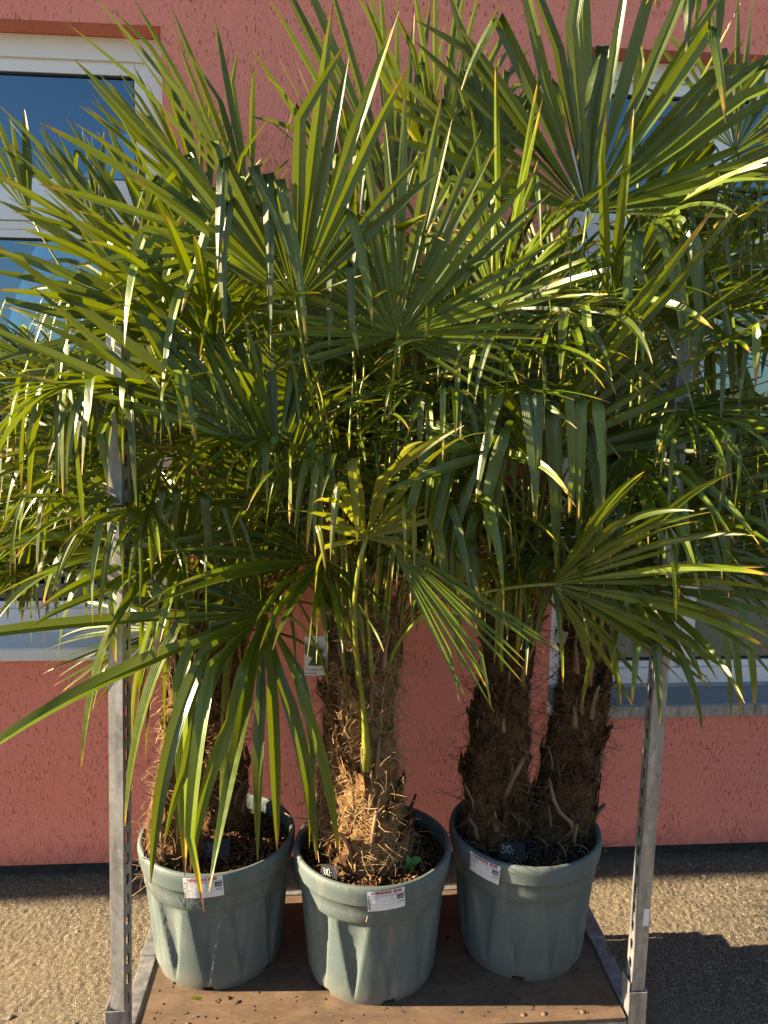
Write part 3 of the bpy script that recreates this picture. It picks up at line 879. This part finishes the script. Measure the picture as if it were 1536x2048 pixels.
        P0 = P0 + o_ * s.radius(attach, math.atan2(o_[1], o_[0])) * .92
        if via is not None: P0 = np.array(via)
        Ld = np.linalg.norm(hub - P0)
        hor = hub - P0; hor[2] = 0
        axis_up = nrm(np.array([0, 0, 1.0]) + .22 * nrm(hor))
        C = [P0, P0 + axis_up * Ld * .38, hub - m * Ld * .28, hub]
        pts = [crv(C, t) for t in np.linspace(0, 1, 14)]
        rad = [pet * (2.7 - 1.6 * min(1, t * 5)) if t < .2 else pet * (1.15 - .35 * t) for t in np.linspace(0, 1, 14)]
        tb = MB(); tb.tube(pts, rad, 8, True, .7)
        h2 = hub + m * .012
        tb.tube([hub - m * .006, h2], [pet * .9, pet * .5], 8, True, .6)
        tb.build("petiole", PET, o, True)
        return o
    def view_frond(s, hx, hy, Y, ang, tilt=0, roll=0, **kw):
        """place by where the leaf stands: seen at (hx, hy), Y metres deep; ang/tilt/roll orient the blade"""
        hub = atY(hx, hy, Y)
        a, t = R_(ang), R_(tilt)
        m = math.cos(t) * (math.cos(a) * rgt + math.sin(a) * upv) - math.sin(t) * fwd
        n0 = -fwd - m * (-fwd @ m)
        n0 = nrm(n0)
        r = R_(roll)
        n = math.cos(r) * n0 + math.sin(r) * np.cross(m, n0)
        return s.frond(hub, m, n, kw.pop("R", .5), **kw)
    def fill(s, count, y_lim, seed, R=(.38, .52), zlow=.1, az=None, elv=(8, 68)):
        rg = np.random.default_rng(seed)
        top = s.at(.86) + np.array([0, 0, .15])
        for i in range(count):
            for _ in range(50):
                a = rg.uniform(0, 2 * math.pi) if az is None else R_(rg.uniform(*az))
                el = R_(rg.uniform(*elv))
                d = np.array([math.cos(a) * math.cos(el), math.sin(a) * math.cos(el), math.sin(el)])
                hub = top + d * rg.uniform(.38, .72) + np.array([0, 0, zlow])
                u, v = seen(hub)
                if y_lim[0] < hub[1] < y_lim[1] and not (u < 270 and v < 640) and not (v < 420 and 330 < u < 1130) and not (v < 330): break
            m = nrm(d * np.array([1, 1, .55]) + np.array([0, 0, .12]))
            n = nrm(np.array([0, 0, 1.0]) + rg.normal(0, .35, 3) + .25 * -fwd)
            s.frond(hub, m, n, rg.uniform(*R), spread=rg.uniform(170, 235), nseg=int(rg.integers(32, 44)), jitter=1.5, droop=rg.uniform(.25, .8), fold=rg.uniform(.05, .5), fold_at=(.5, .8), cup=rg.uniform(.05, .25), attach=rg.uniform(.62, 1.0), seed=int(rg.integers(1 << 30)))

PALM_Y = {'A': 2.03, 'B': 2.19, 'M': 1.99, 'N': 2.12, 'P': 2.10, 'Q': 2.12}
def axis(pts, Y): return [atY(x, y, Y + dy) for x, y, dy in pts]
zb = ZS - .05
def mk(key, pts, r0, label, fib, hair, seed, **kw):
    ax = axis(pts, PALM_Y[key]); ax[0][2] = ZS - .04
    return Palm((ax[0][0], ax[0][1], ZS), ax, r0, label, fib, hair, seed, **kw)
A = mk('A', [(352, 1730, 0), (352, 1640, 0), (365, 1520, .01), (378, 1400, .02), (390, 1290, .02), (398, 1190, .0)], .050, "short leaning palm at the front left of the left pot, stem wrapped in brown fibre", FIB_A, HAIR_A, 1)
B = mk('B', [(446, 1640, 0), (440, 1540, 0), (440, 1430, 0), (452, 1310, 0), (460, 1200, 0), (465, 1110, 0)], .050, "straighter palm at the back of the left pot, its tan stem seen behind drooping fronds", FIB_A, HAIR_A, 2)
M = mk('M', [(745, 1745, 0), (745, 1640, 0), (735, 1520, .0), (735, 1400, .01), (740, 1300, .02), (746, 1190, .03)], .070, "stout palm in the middle pot with shaggy straw coloured stem and yellow leaf stalk", FIB_M, HAIR_M, 3, n_hair=5600)
Np = mk('N', [(680, 1660, 0), (688, 1590, 0), (690, 1500, 0), (695, 1400, 0), (700, 1300, 0), (704, 1200, 0)], .060, "thinner palm behind the stout stem in the middle pot, leaning to the left", FIB_M, HAIR_M, 4, n_hair=4000)
P = mk('P', [(1000, 1650, 0), (998, 1560, 0), (1000, 1450, 0), (1010, 1340, 0), (1026, 1230, 0), (1036, 1120, 0)], .066, "dark shaggy palm at the left of the right pot, stem thickest at the top", FIB_D, HAIR_D, 5, n_hair=4600)
Q = mk('Q', [(1122, 1655, -.02), (1134, 1560, 0), (1152, 1450, 0), (1168, 1340, 0), (1182, 1230, 0), (1192, 1130, 0)], .064, "dark palm at the right of the right pot with curled woody stubs, leaning right", FIB_D, HAIR_D, 6, n_hair=4600)

# -- the leaves that face the viewer, one by one
M.view_frond(795, 672, 1.74, 84, 4, 0, R=.47, spread=238, nseg=38, droop=.10, fold=.06, cup=.10, seed=1, jitter=.6)
Np.view_frond(592, 605, 1.66, 96, 14, 8, R=.56, spread=125, nseg=19, droop=.12, fold=.42, fold_at=(.42, .6), cup=.12, seed=12, short=1.15, jitter=.8)
Np.frond(atY(530, 1225, 1.84), (-.86, -.40, .10), (-.15, -.75, .9), .72, spread=205, nseg=32, droop=.42, fold=.72, fold_at=(.26, .46), cup=.06, seed=3, attach=.55, short=.25, jitter=1.1)
M.view_frond(732, 1078, 1.60, 72, 16, 30, R=.33, spread=190, nseg=16, droop=.9, fold=.65, fold_at=(.3, .65), cup=.3, seed=4, mat=LEAFY, attach=.42, pet=.0085, width=.9, sf=.3, jitter=2.0)
M.view_frond(1105, 1168, 1.62, 4, 14, 38, R=.46, spread=140, nseg=24, droop=.55, fold=.12, fold_at=(.65, .8), cup=.12, seed=5, attach=.7)
P.view_frond(1175, 425, 1.92, 84, 8, 0, R=.66, spread=180, nseg=28, droop=.10, fold=.36, fold_at=(.55, .8), cup=.12, seed=6)
P.view_frond(1030, 930, 1.76, 38, 6, 35, R=.68, spread=60, nseg=12, droop=.12, fold=.12, cup=.1, seed=7)
P.view_frond(1075, 935, 1.68, 90, 28, 0, R=.50, spread=110, nseg=12, droop=.3, fold=1.0, fold_at=(.34, .5), cup=.12, seed=8, jitter=1.1)
P.view_frond(1040, 890, 1.70, 172, 10, 30, R=.48, spread=70, nseg=9, droop=.4, fold=.9, fold_at=(.36, .5), cup=.1, seed=9, jitter=.7)
M.view_frond(778, 1080, 1.62, -46, 4, 10, R=.41, spread=36, nseg=12, droop=.10, fold=.0, cup=.1, seed=10, attach=.7, jitter=.6)
B.view_frond(530, 905, 1.74, 134, 4, 45, R=.68, spread=84, nseg=14, droop=.12, fold=.08, cup=.1, seed=11, short=.8)
B.view_frond(556, 915, 1.76, 98, 4, 55, R=.34, spread=90, nseg=10, droop=.10, fold=.1, cup=.1, seed=111)
A.view_frond(358, 1110, 1.86, 72, 24, 0, R=.34, spread=140, nseg=17, droop=.4, fold=.9, fold_at=(.5, .65), cup=.12, seed=13, jitter=1.4)
A.frond(atY(330, 905, 1.98), (-.95, -.1, .3), (.2, -.5, 1), .46, spread=190, nseg=26, droop=.6, fold=.3, fold_at=(.6, .85), cup=.1, seed=14)
A.frond(atY(365, 1095, 1.90), (-.9, -.25, .1), (0, -.4, 1), .47, spread=190, nseg=26, droop=1.1, fold=.45, fold_at=(.45, .7), cup=.1, seed=15, attach=.8)
B.view_frond(335, 640, 1.88, 158, 12, 30, R=.46, spread=140, nseg=20, droop=.35, fold=.5, fold_at=(.5, .75), cup=.1, seed=16)
B.view_frond(412, 622, 2.10, 96, 10, 0, R=.24, spread=220, nseg=32, droop=.2, fold=.1, cup=.25, seed=17)
B.view_frond(330, 560, 2.36, 122, 0, 45, R=.56, spread=110, nseg=18, droop=.10, fold=.05, cup=.1, seed=18)
B.view_frond(420, 440, 2.32, 116, 0, 45, R=.44, spread=100, nseg=16, droop=.08, fold=.05, cup=.1, seed=19)
Np.view_frond(490, 500, 1.84, 142, 12, 20, R=.46, spread=140, nseg=18, droop=.2, fold=.6, fold_at=(.4, .6), cup=.1, seed=20)
M.view_frond(795, 440, 2.20, 96, 0, 35, R=.68, spread=72, nseg=13, droop=.03, fold=.0, cup=.05, seed=21)
M.view_frond(905, 430, 2.18, 78, 8, 30, R=.37, spread=130, nseg=16, droop=.25, fold=.6, fold_at=(.5, .75), cup=.1, seed=22)
Q.view_frond(1225, 510, 2.16, 36, 4, 35, R=.62, spread=90, nseg=14, droop=.14, fold=.2, cup=.1, seed=23)
Q.view_frond(1215, 640, 1.82, 46, 16, 15, R=.52, spread=110, nseg=15, droop=.2, fold=.9, fold_at=(.42, .55), cup=.1, seed=24)
Q.view_frond(1368, 965, 2.46, 22, 0, -10, R=.42, spread=210, nseg=34, droop=.15, fold=.1, cup=.1, seed=25)
Q.frond(atY(1250, 1165, 1.82), (.85, -.3, .05), (0, -.5, 1), .50, spread=190, nseg=26, droop=1.0, fold=.35, fold_at=(.5, .7), cup=.1, seed=26, attach=.8)
P.view_frond(745, 745, 2.15, 30, 6, 20, R=.30, spread=200, nseg=30, droop=.3, fold=.1, cup=.15, seed=28)
Np.view_frond(560, 1000, 1.98, 110, 6, 40, R=.42, spread=180, nseg=26, droop=.3, fold=.3, cup=.1, seed=29)
Q.view_frond(1275, 335, 2.10, 91, 0, 0, R=.30, spread=10, nseg=3, droop=.02, fold=0, cup=.0, seed=30, sf=.6, width=3)
Q.view_frond(1440, -150, 1.95, 214, 8, 0, R=.30, spread=120, nseg=12, droop=.5, fold=.8, fold_at=(.3, .6), cup=.1, seed=31, via=atY(1500, -330, 2.0))
Q.view_frond(1380, 560, 2.30, 60, 6, 10, R=.46, spread=190, nseg=26, droop=.4, fold=.4, cup=.1, seed=32)
P.view_frond(960, 640, 2.20, 40, 6, 40, R=.42, spread=190, nseg=28, droop=.35, fold=.25, cup=.1, seed=33)
Np.view_frond(640, 800, 2.25, 120, 0, 30, R=.42, spread=200, nseg=28, droop=.3, fold=.2, cup=.1, seed=34)
# -- the crowns behind them
A.fill(5, (1.95, 2.5), 101, (.34, .44), .1)
A.fill(7, (2.0, 2.6), 111, (.36, .46), .05, (130, 235), (-15, 30))
B.fill(8, (1.95, 2.6), 102, (.40, .5), .2)
B.fill(5, (2.1, 2.62), 112, (.36, .46), .0, (60, 200), (-20, 25))
M.fill(7, (1.95, 2.6), 103, (.40, .5), .2)
M.fill(5, (2.1, 2.6), 113, (.34, .44), .0, (20, 180), (-15, 25))
Np.fill(8, (1.95, 2.6), 104, (.40, .5), .2)
Np.fill(6, (2.15, 2.62), 114, (.34, .44), -.03, (20, 180), (-20, 25))
P.fill(8, (1.95, 2.6), 105, (.40, .5), .25)
P.fill(6, (2.15, 2.62), 115, (.34, .44), .0, (10, 170), (-15, 25))
Q.fill(8, (1.95, 2.6), 106, (.40, .52), .2)
Q.fill(8, (2.0, 2.62), 116, (.36, .48), .0, (-25, 120), (-20, 30))

for i_, pl in enumerate((A, B, M, Np, P, Q)):
    pl.fill(6, (2.15, 2.66), 130 + i_, (.36, .46), .05, (10, 175), (-12, 45))
# blades standing against the wall at the top
M.view_frond(870, 350, 2.12, 82, 2, 40, R=.50, spread=120, nseg=20, droop=.12, fold=.2, cup=.1, seed=41)
P.view_frond(985, 345, 2.00, 100, 6, 20, R=.42, spread=110, nseg=14, droop=.25, fold=.75, fold_at=(.5, .75), cup=.1, seed=42)
Q.view_frond(1470, 300, 2.20, 92, 2, 20, R=.42, spread=150, nseg=22, droop=.3, fold=.4, cup=.1, seed=44)
Np.view_frond(700, 400, 2.28, 108, 0, 50, R=.42, spread=120, nseg=18, droop=.1, fold=.1, cup=.1, seed=45)
Np.view_frond(500, 420, 2.16, 116, 2, 50, R=.56, spread=64, nseg=11, droop=.06, fold=.0, cup=.05, seed=46)
B.view_frond(400, 400, 2.40, 118, 0, 40, R=.40, spread=90, nseg=18, droop=.06, fold=.0, cup=.05, seed=47)
B.view_frond(200, 470, 2.42, 116, 0, 40, R=.36, spread=70, nseg=12, droop=.06, fold=.0, cup=.05, seed=48)
B.view_frond(60, 430, 2.30, 118, 0, 50, R=.36, spread=50, nseg=6, droop=.06, fold=.0, cup=.05, seed=49)

# low outer leaves that bend over and hang in front of the stems
for i_, (pl, hx, hy, Y, mx, my) in enumerate(((A, 300, 1010, 1.80, -.8, -.4), (A, 230, 1080, 2.1, -.95, .1), (B, 250, 760, 1.78, -.9, -.3), (B, 200, 900, 1.95, -1, 0), (B, 330, 780, 1.72, -.8, -.5), (B, 430, 700, 1.85, -.3, -.8),
                                            (Np, 600, 900, 1.85, -.5, -.8), (Np, 590, 1010, 2.2, -.8, .2), (M, 690, 930, 1.82, .1, -1), (M, 650, 1120, 1.87, -.6, -.6), (Np, 600, 1130, 2.1, -.9, 0), (P, 930, 1120, 1.95, -.6, -.4), (P, 1055, 1110, 1.90, .2, -.9), (Q, 1165, 1130, 1.92, -.2, -.9), (Q, 1240, 1100, 1.98, .6, -.4), (M, 860, 960, 1.85, .7, -.7), (M, 880, 800, 1.8, .5, -.8), (M, 700, 560, 1.95, -.2, -.9),
                                            (P, 950, 1010, 1.95, -.5, -.8), (P, 1000, 700, 1.85, .0, -1), (P, 900, 620, 2.0, -.5, -.7), (P, 1120, 1040, 1.9, .4, -.9), (P, 1130, 620, 1.85, .3, -.9),
                                            (Q, 1260, 900, 1.78, .6, -.8), (Q, 1360, 820, 1.72, .8, -.5), (Q, 1330, 1040, 1.74, .9, -.3), (Q, 1420, 700, 1.85, .9, -.3), (Q, 1450, 930, 2.0, 1, 0), (Q, 1300, 440, 1.95, .6, -.6), (Q, 1420, 380, 2.1, .9, .1), (Q, 1440, 1100, 2.2, 1, .2))):
    rg_ = np.random.default_rng(500 + i_)
    pl.frond(atY(hx, hy, Y), (mx, my, rg_.uniform(-.1, .45)), (rg_.normal(0, .25), rg_.normal(-.4, .25), 1), rg_.uniform(.34, .46), spread=rg_.uniform(170, 230), nseg=int(rg_.integers(28, 40)), droop=rg_.uniform(.5, 1.3), fold=rg_.uniform(.2, .8), fold_at=(.38, .75), cup=rg_.uniform(0, .2), attach=rg_.uniform(.6, .95), seed=700 + i_, jitter=1.7)

# ------------------------------------------------------------------ small things
cm = atZ(657, 1764, TZ + .340); price_card((cm[0], cm[1], TZ + POT_H - .020), .046, .034, R_(-12), R_(-30), .0012, "black price card with a bold white 310 at the front edge of the middle pot")
cr = atZ(1024, 1718, TZ + .340); price_card((cr[0], cr[1], TZ + POT_H - .024), .074, .048, R_(-10), R_(-64), .0010, "black price card with a thin chalk 310 lying among roots in the right pot")
cl = atZ(434, 1712, TZ + .340); price_card((cl[0], cl[1], TZ + POT_H - .024), .070, .042, R_(6), R_(-45), .0006, "black price card with a faint 310 in the shade behind drooping fronds")
def wand(pts, w, m): m.tube(pts, w, 5)
# root strands on the soil of the right pot
m = MB()
for k in range(150):
    a = random.uniform(0, 2 * math.pi); r = random.uniform(.06, .195)
    p = np.array([P_R[0] + r * math.cos(a), P_R[1] + r * math.sin(a), ZS + .004])
    d = nrm([random.gauss(0, 1), random.gauss(0, 1), .7]); L = random.uniform(.03, .08); pts = []
    for q in range(6):
        pts.append(p.copy()); p = p + d * L / 5; d = nrm(d + np.array([random.gauss(0, .25), random.gauss(0, .25), -.45]))
        rr = math.hypot(p[0] - P_R[0], p[1] - P_R[1])
        if rr > .196: p[0] = P_R[0] + (p[0] - P_R[0]) * .196 / rr; p[1] = P_R[1] + (p[1] - P_R[1]) * .196 / rr
        p[2] = max(p[2], ZS - .004)
    m.tube(pts, random.uniform(.0009, .0018), 5)
soil_r = [c for c in pot_r.children if c.name.startswith("soil")][0]
o = m.build("root_strands", STUB, soil_r, True); o["kind"] = "stuff"
# big curled stub on the right palm, dark horn on the stout one
for pal, pts, w, mt in ((Q, [(1098, 1555, -.07), (1108, 1600, -.09), (1120, 1625, -.10), (1142, 1645, -.10), (1148, 1672, -.09)], .009, STUB),
                    (P, [(1055, 1500, -.06), (1040, 1530, -.08), (1022, 1565, -.08), (1008, 1600, -.07)], .008, STUB),
                    (P, [(930, 1570, -.05), (945, 1600, -.05), (952, 1640, -.05)], .006, STUB),
                    (M, [(764, 1572, -.085), (756, 1610, -.09), (748, 1650, -.095), (744, 1690, -.09)], .009, STUB),
                    (M, [(832, 1588, -.02), (822, 1615, -.03), (815, 1660, -.04)], .006, FIB_D),
                    (A, [(358, 1635, -.07), (368, 1660, -.075), (374, 1690, -.075)], .009, STUB),
                    (Np, [(682, 1512, -.065), (690, 1540, -.075), (700, 1570, -.07)], .008, STUB)):
    key = {id(A): 'A', id(B): 'B', id(M): 'M', id(Np): 'N', id(P): 'P', id(Q): 'Q'}[id(pal)]
    mm = MB(); mm.tube([atY(x, y, PALM_Y[key] + dy) for x, y, dy in pts], [w * .7] + [w] * (len(pts) - 2) + [w * 1.2], 8, True, .6)
    mm.build("leaf_stub", mt, pal.trunk, True)
# seedling in the middle pot
wp = atY(820, 1752, 1.925); wp[2] = ZS
weed = tag(empty("seedling", tuple(wp)), "small green round leaved seedling growing in the middle pot", "seedling")
def leaf_disc(p, d, n, L, w, name, mat, par):
    d = nrm(d); n = nrm(np.asarray(n) - d * (np.asarray(n) @ d)); q = np.cross(n, d); v = []; K = 8
    for i in range(K + 1):
        t = i / K; hw = w * math.sin(math.pi * min(1, t * .97 + .02)) ** .7
        c = p + d * L * t - n * L * .18 * t * t
        v += [c - q * hw + n * hw * .25, c, c + q * hw + n * hw * .25]
    f = [(i * 3 + c, i * 3 + c + 1, i * 3 + c + 4, i * 3 + c + 3) for i in range(K) for c in (0, 1)]
    return from_np(name, v, f, mat, par, True)
for d, L, w, h in (((.8, -.2, .55), .034, .012, .02), ((-.5, -.6, .35), .026, .009, .012), ((.2, -.9, .3), .024, .009, .01), ((-.2, .3, .9), .026, .009, .012)):
    base = wp + np.array([0, 0, h]); leaf_disc(base, d, (0, -.5, 1), L, w, "leaf", WEEDG, weed)
MB().tube([wp - np.array([0, 0, .01]), wp + np.array([0, 0, .022])], .0014, 6).build("stem", WEEDG, weed)
fl = atY(398, 2000, 1.90); fl[2] = TZ + .003
tag(leaf_disc(fl - np.array([.03, 0, 0]), (1, -.15, .02), (0, 0, 1), .06, .006, "fallen_leaf", LEAFY, None), "yellow green scrap of leaf lying on the trolley board by the left pot", "leaf")
# crumbs of soil and fibre spilled on the trolley board
cv, cf = [], []
rc = np.random.default_rng(77)
for q in range(420):
    c = np.array([rc.uniform(TX0 + .06, TX1 - .06), TY0 + .02 + .54 * rc.random() ** 1.2, TZ + .0005])
    r_ = rc.uniform(.0008, .0032) if rc.random() < .93 else rc.uniform(.004, .007)
    d = nrm([rc.normal(), rc.normal(), 0]); e = np.array([-d[1], d[0], 0]); L = r_ * rc.uniform(1, 2.6); b = len(cv)
    cv += [c - d * L, c + e * r_, c + d * L, c - e * r_, c + np.array([0, 0, r_ * .9])]
    cf += [(b, b + 4, b + 1), (b + 1, b + 4, b + 2), (b + 2, b + 4, b + 3), (b + 3, b + 4, b)]
o = from_np("spilled_crumbs", np.array(cv), np.array(cf), CHIPD, board); o["kind"] = "stuff"
# grit and plant scraps lying on the asphalt
gv, gf = [], []
for q in range(1500):
    near = rc.random() < .5
    c = np.array([rc.uniform(-1.6, 2.0), D - .02 - abs(rc.normal(0, .10)) if near else rc.uniform(1.5, 2.7), .0012])
    r_ = rc.uniform(.0012, .0035) if rc.random() < .96 else rc.uniform(.005, .010)
    d = nrm([rc.normal(), rc.normal(), 0]); e = np.array([-d[1], d[0], 0]); L = r_ * rc.uniform(1, 2.2); b = len(gv)
    gv += [c - d * L, c + e * r_, c + d * L, c - e * r_, c + np.array([0, 0, r_ * 1.1])]
    gf += [(b, b + 4, b + 1), (b + 1, b + 4, b + 2), (b + 2, b + 4, b + 3), (b + 3, b + 4, b)]
tag(from_np("grit", np.array(gv), np.array(gf), mat_simple("grit_stone", (.20, .17, .13), .9, 0, .6, 40)), "loose grit and crumbs on the asphalt, thickest along the wall foot", None, None, "stuff")
# plant picture label behind the middle palms
tl = atY(632, 1312, 2.02)
tg = tag(empty("plant_label", tuple(tl)), "white plant label with a printed palm photo hanging left of the middle palms", "plant label")
tw, th_ = .062, .110
MB().box((tl[0] - tw / 2, tl[1], tl[2] - th_ / 2), (tl[0] + tw / 2, tl[1] + .0012, tl[2] + th_ / 2), .0003).build("card", PAPER, tg)
def fan_print(cx, cz, r, a0, a1, n, lift, mat):
    v, f = [], []
    for k in range(n):
        a = R_(a0 + (a1 - a0) * (k + .5) / n); da = R_((a1 - a0) / n) * .5
        b = len(v)
        rr = r * random.uniform(.85, 1.0)
        v += [(cx, tl[1] - lift, cz)] + [(cx + rr * .6 * math.cos(a + s_ * da), tl[1] - lift, cz + rr * .6 * math.sin(a + s_ * da)) for s_ in (-1, 1)] + [(cx + rr * math.cos(a), tl[1] - lift, cz + rr * math.sin(a))]
        f.append((b, b + 1, b + 3, b + 2))
    v = [(min(max(p[0], tl[0] - tw / 2 + .001), tl[0] + tw / 2 - .001), p[1], min(max(p[2], tl[2] - .028), tl[2] + th_ / 2 - .004)) for p in v]
    from_np("palm_print", v, f, mat, tg)
fan_print(tl[0] - .012, tl[2] - .004, .055, 20, 160, 26, .0010, PRINTG)
fan_print(tl[0] + .004, tl[2] - .022, .036, -20, 120, 20, .0016, PRINTG)
fan_print(tl[0] - .022, tl[2] - .026, .05, -8, 60, 16, .0022, PRINTG)
tv, tf = text_verts("Trachycarpus", .0098); from_np("print_line", [(p[0] + tl[0] - .028, tl[1] - .001, p[1] + tl[2] - .041) for p in tv], tf, INK, tg)
tv, tf = text_verts("fortunei", .0098); from_np("print_line", [(p[0] + tl[0] - .028, tl[1] - .001, p[1] + tl[2] - .051) for p in tv], tf, INK, tg)
t2 = atY(426, 1268, 2.10)
tg2 = tag(empty("care_tag", tuple(t2)), "blank white paper tag tied by the stem at the back of the left pot", "tag")
MB().box((t2[0] - .022, t2[1], t2[2] - .036), (t2[0] + .022, t2[1] + .001, t2[2] + .036)).build("card", PAPER, tg2)
m = MB()
for i in range(6): m.box((t2[0] - .016, t2[1] - .0006, t2[2] + .022 - i * .009), (t2[0] + .016 - (i % 3) * .006, t2[1] - .0002, t2[2] + .0232 - i * .009))
m.build("print_line", GREYINK, tg2)
for card, top, pl, t_ in ((tg, (tl[0] + .02, tl[1] + .0006, tl[2] + .053), Np, .80), (tg2, (t2[0] + .012, t2[1] + .0005, t2[2] + .034), B, .80)):
    q_ = pl.at(t_); top = np.array(top)
    MB().tube([top, (top + q_) / 2 + np.array([0, -.01, .02]), q_], .0010, 6).build("tie_string", STUB, card)
t3 = atY(1122, 1274, 1.99)
tg3 = tag(empty("clip_tag", tuple(t3)), "small grey plastic tag with a wire clip on the right palm", "tag")
m = MB(); m.box((-.016, 0, -.018), (.016, .0012, .018), .0004)
Rm = Matrix.Rotation(R_(18), 3, 'Y'); m.v = [tuple(Vector(t3) + Rm @ Vector(p)) for p in m.v]; m.build("card", SILLD, tg3)
MB().tube([(t3[0] + .008 + .008 * math.cos(a), t3[1] - .002, t3[2] + .004 + .010 * math.sin(a)) for a in np.linspace(.3, 6.5, 14)], .001, 6).build("wire_clip", GALV, tg3)

# ------------------------------------------------------------------ potted palms across the yard (seen mirrored in the panes)
def copy_tree(o, parent=None):
    c = o.copy(); COL.objects.link(c); c.parent = parent
    for ch in list(o.children): copy_tree(ch, c)
    return c
yard = []
src = B
for i, (x, y, rz, sc, lab) in enumerate(((-2.9, -2.0, 2.2, 1.0, "potted palm across the yard mirrored in the left window, nearer the frame edge"),
                                         (-2.25, -2.6, 4.4, 1.05, "potted palm across the yard mirrored in the left window, beside its taller neighbour"),
                                         (3.1, -2.4, .8, 1.1, "potted palm across the yard mirrored in the right window"))):
    c = copy_tree(src.root)
    c.location = (x, y, .30); c.rotation_euler = (0, 0, rz); c.scale = (sc,) * 3
    c["label"] = lab; c["group"] = "potted palms across the yard"
    pt = tag(empty("black_pot", (x, y, 0)), "black nursery pot across the yard under " + ("the left mirrored palm", "the second mirrored palm", "the right mirrored palm")[i], "plant pot", "black nursery pots across the yard")
    m = MB(); lathe(m, (x, y, 0), [(0, 0), (.15, 0), (.19, .30), (.20, .30), (.20, .33), (.185, .33), (.18, .29), (0, .29)], 32); m.build("pot_body", BLACKPOT, pt, True)
# dark hedge along the far side of the yard, only seen mirrored in the panes
hd = tag(empty("hedge", (0, -6.5, 0)), "dark leafy hedge across the yard mirrored in the window panes", "hedge")
rh = np.random.default_rng(5)
n = 14000
c = np.stack([rh.uniform(-11, 11, n), -6.5 + rh.normal(0, .30, n), np.zeros(n)], -1)
c[:, 2] = rh.uniform(.05, 1, n) * (1.75 + .30 * vnoise(c[:, 0] * 1.3 + 60, c[:, 1] * 0 + 3, 9))
d = rh.normal(0, 1, (n, 3)); d /= np.linalg.norm(d, axis=1)[:, None]
e = np.cross(d, rh.normal(0, 1, (n, 3))); e /= np.linalg.norm(e, axis=1)[:, None]
L = rh.uniform(.05, .11, n)[:, None]
V = np.stack([c - d * L, c + e * L * .4, c + d * L, c - e * L * .4], 1).reshape(-1, 3)
o = from_np("foliage", V, np.arange(4 * n).reshape(-1, 4), mat_simple("hedge_leaf", (.025, .045, .015), .6, 0, .5, 3), hd); o["kind"] = "stuff"
for q in range(11):
    MB().tube([(-10 + q * 2, -6.5, -.02), (-10 + q * 2 + .05, -6.48, .7), (-10 + q * 2, -6.5, 1.4)], [.05, .04, .02], 7).build("trunk", STUB, hd, True)
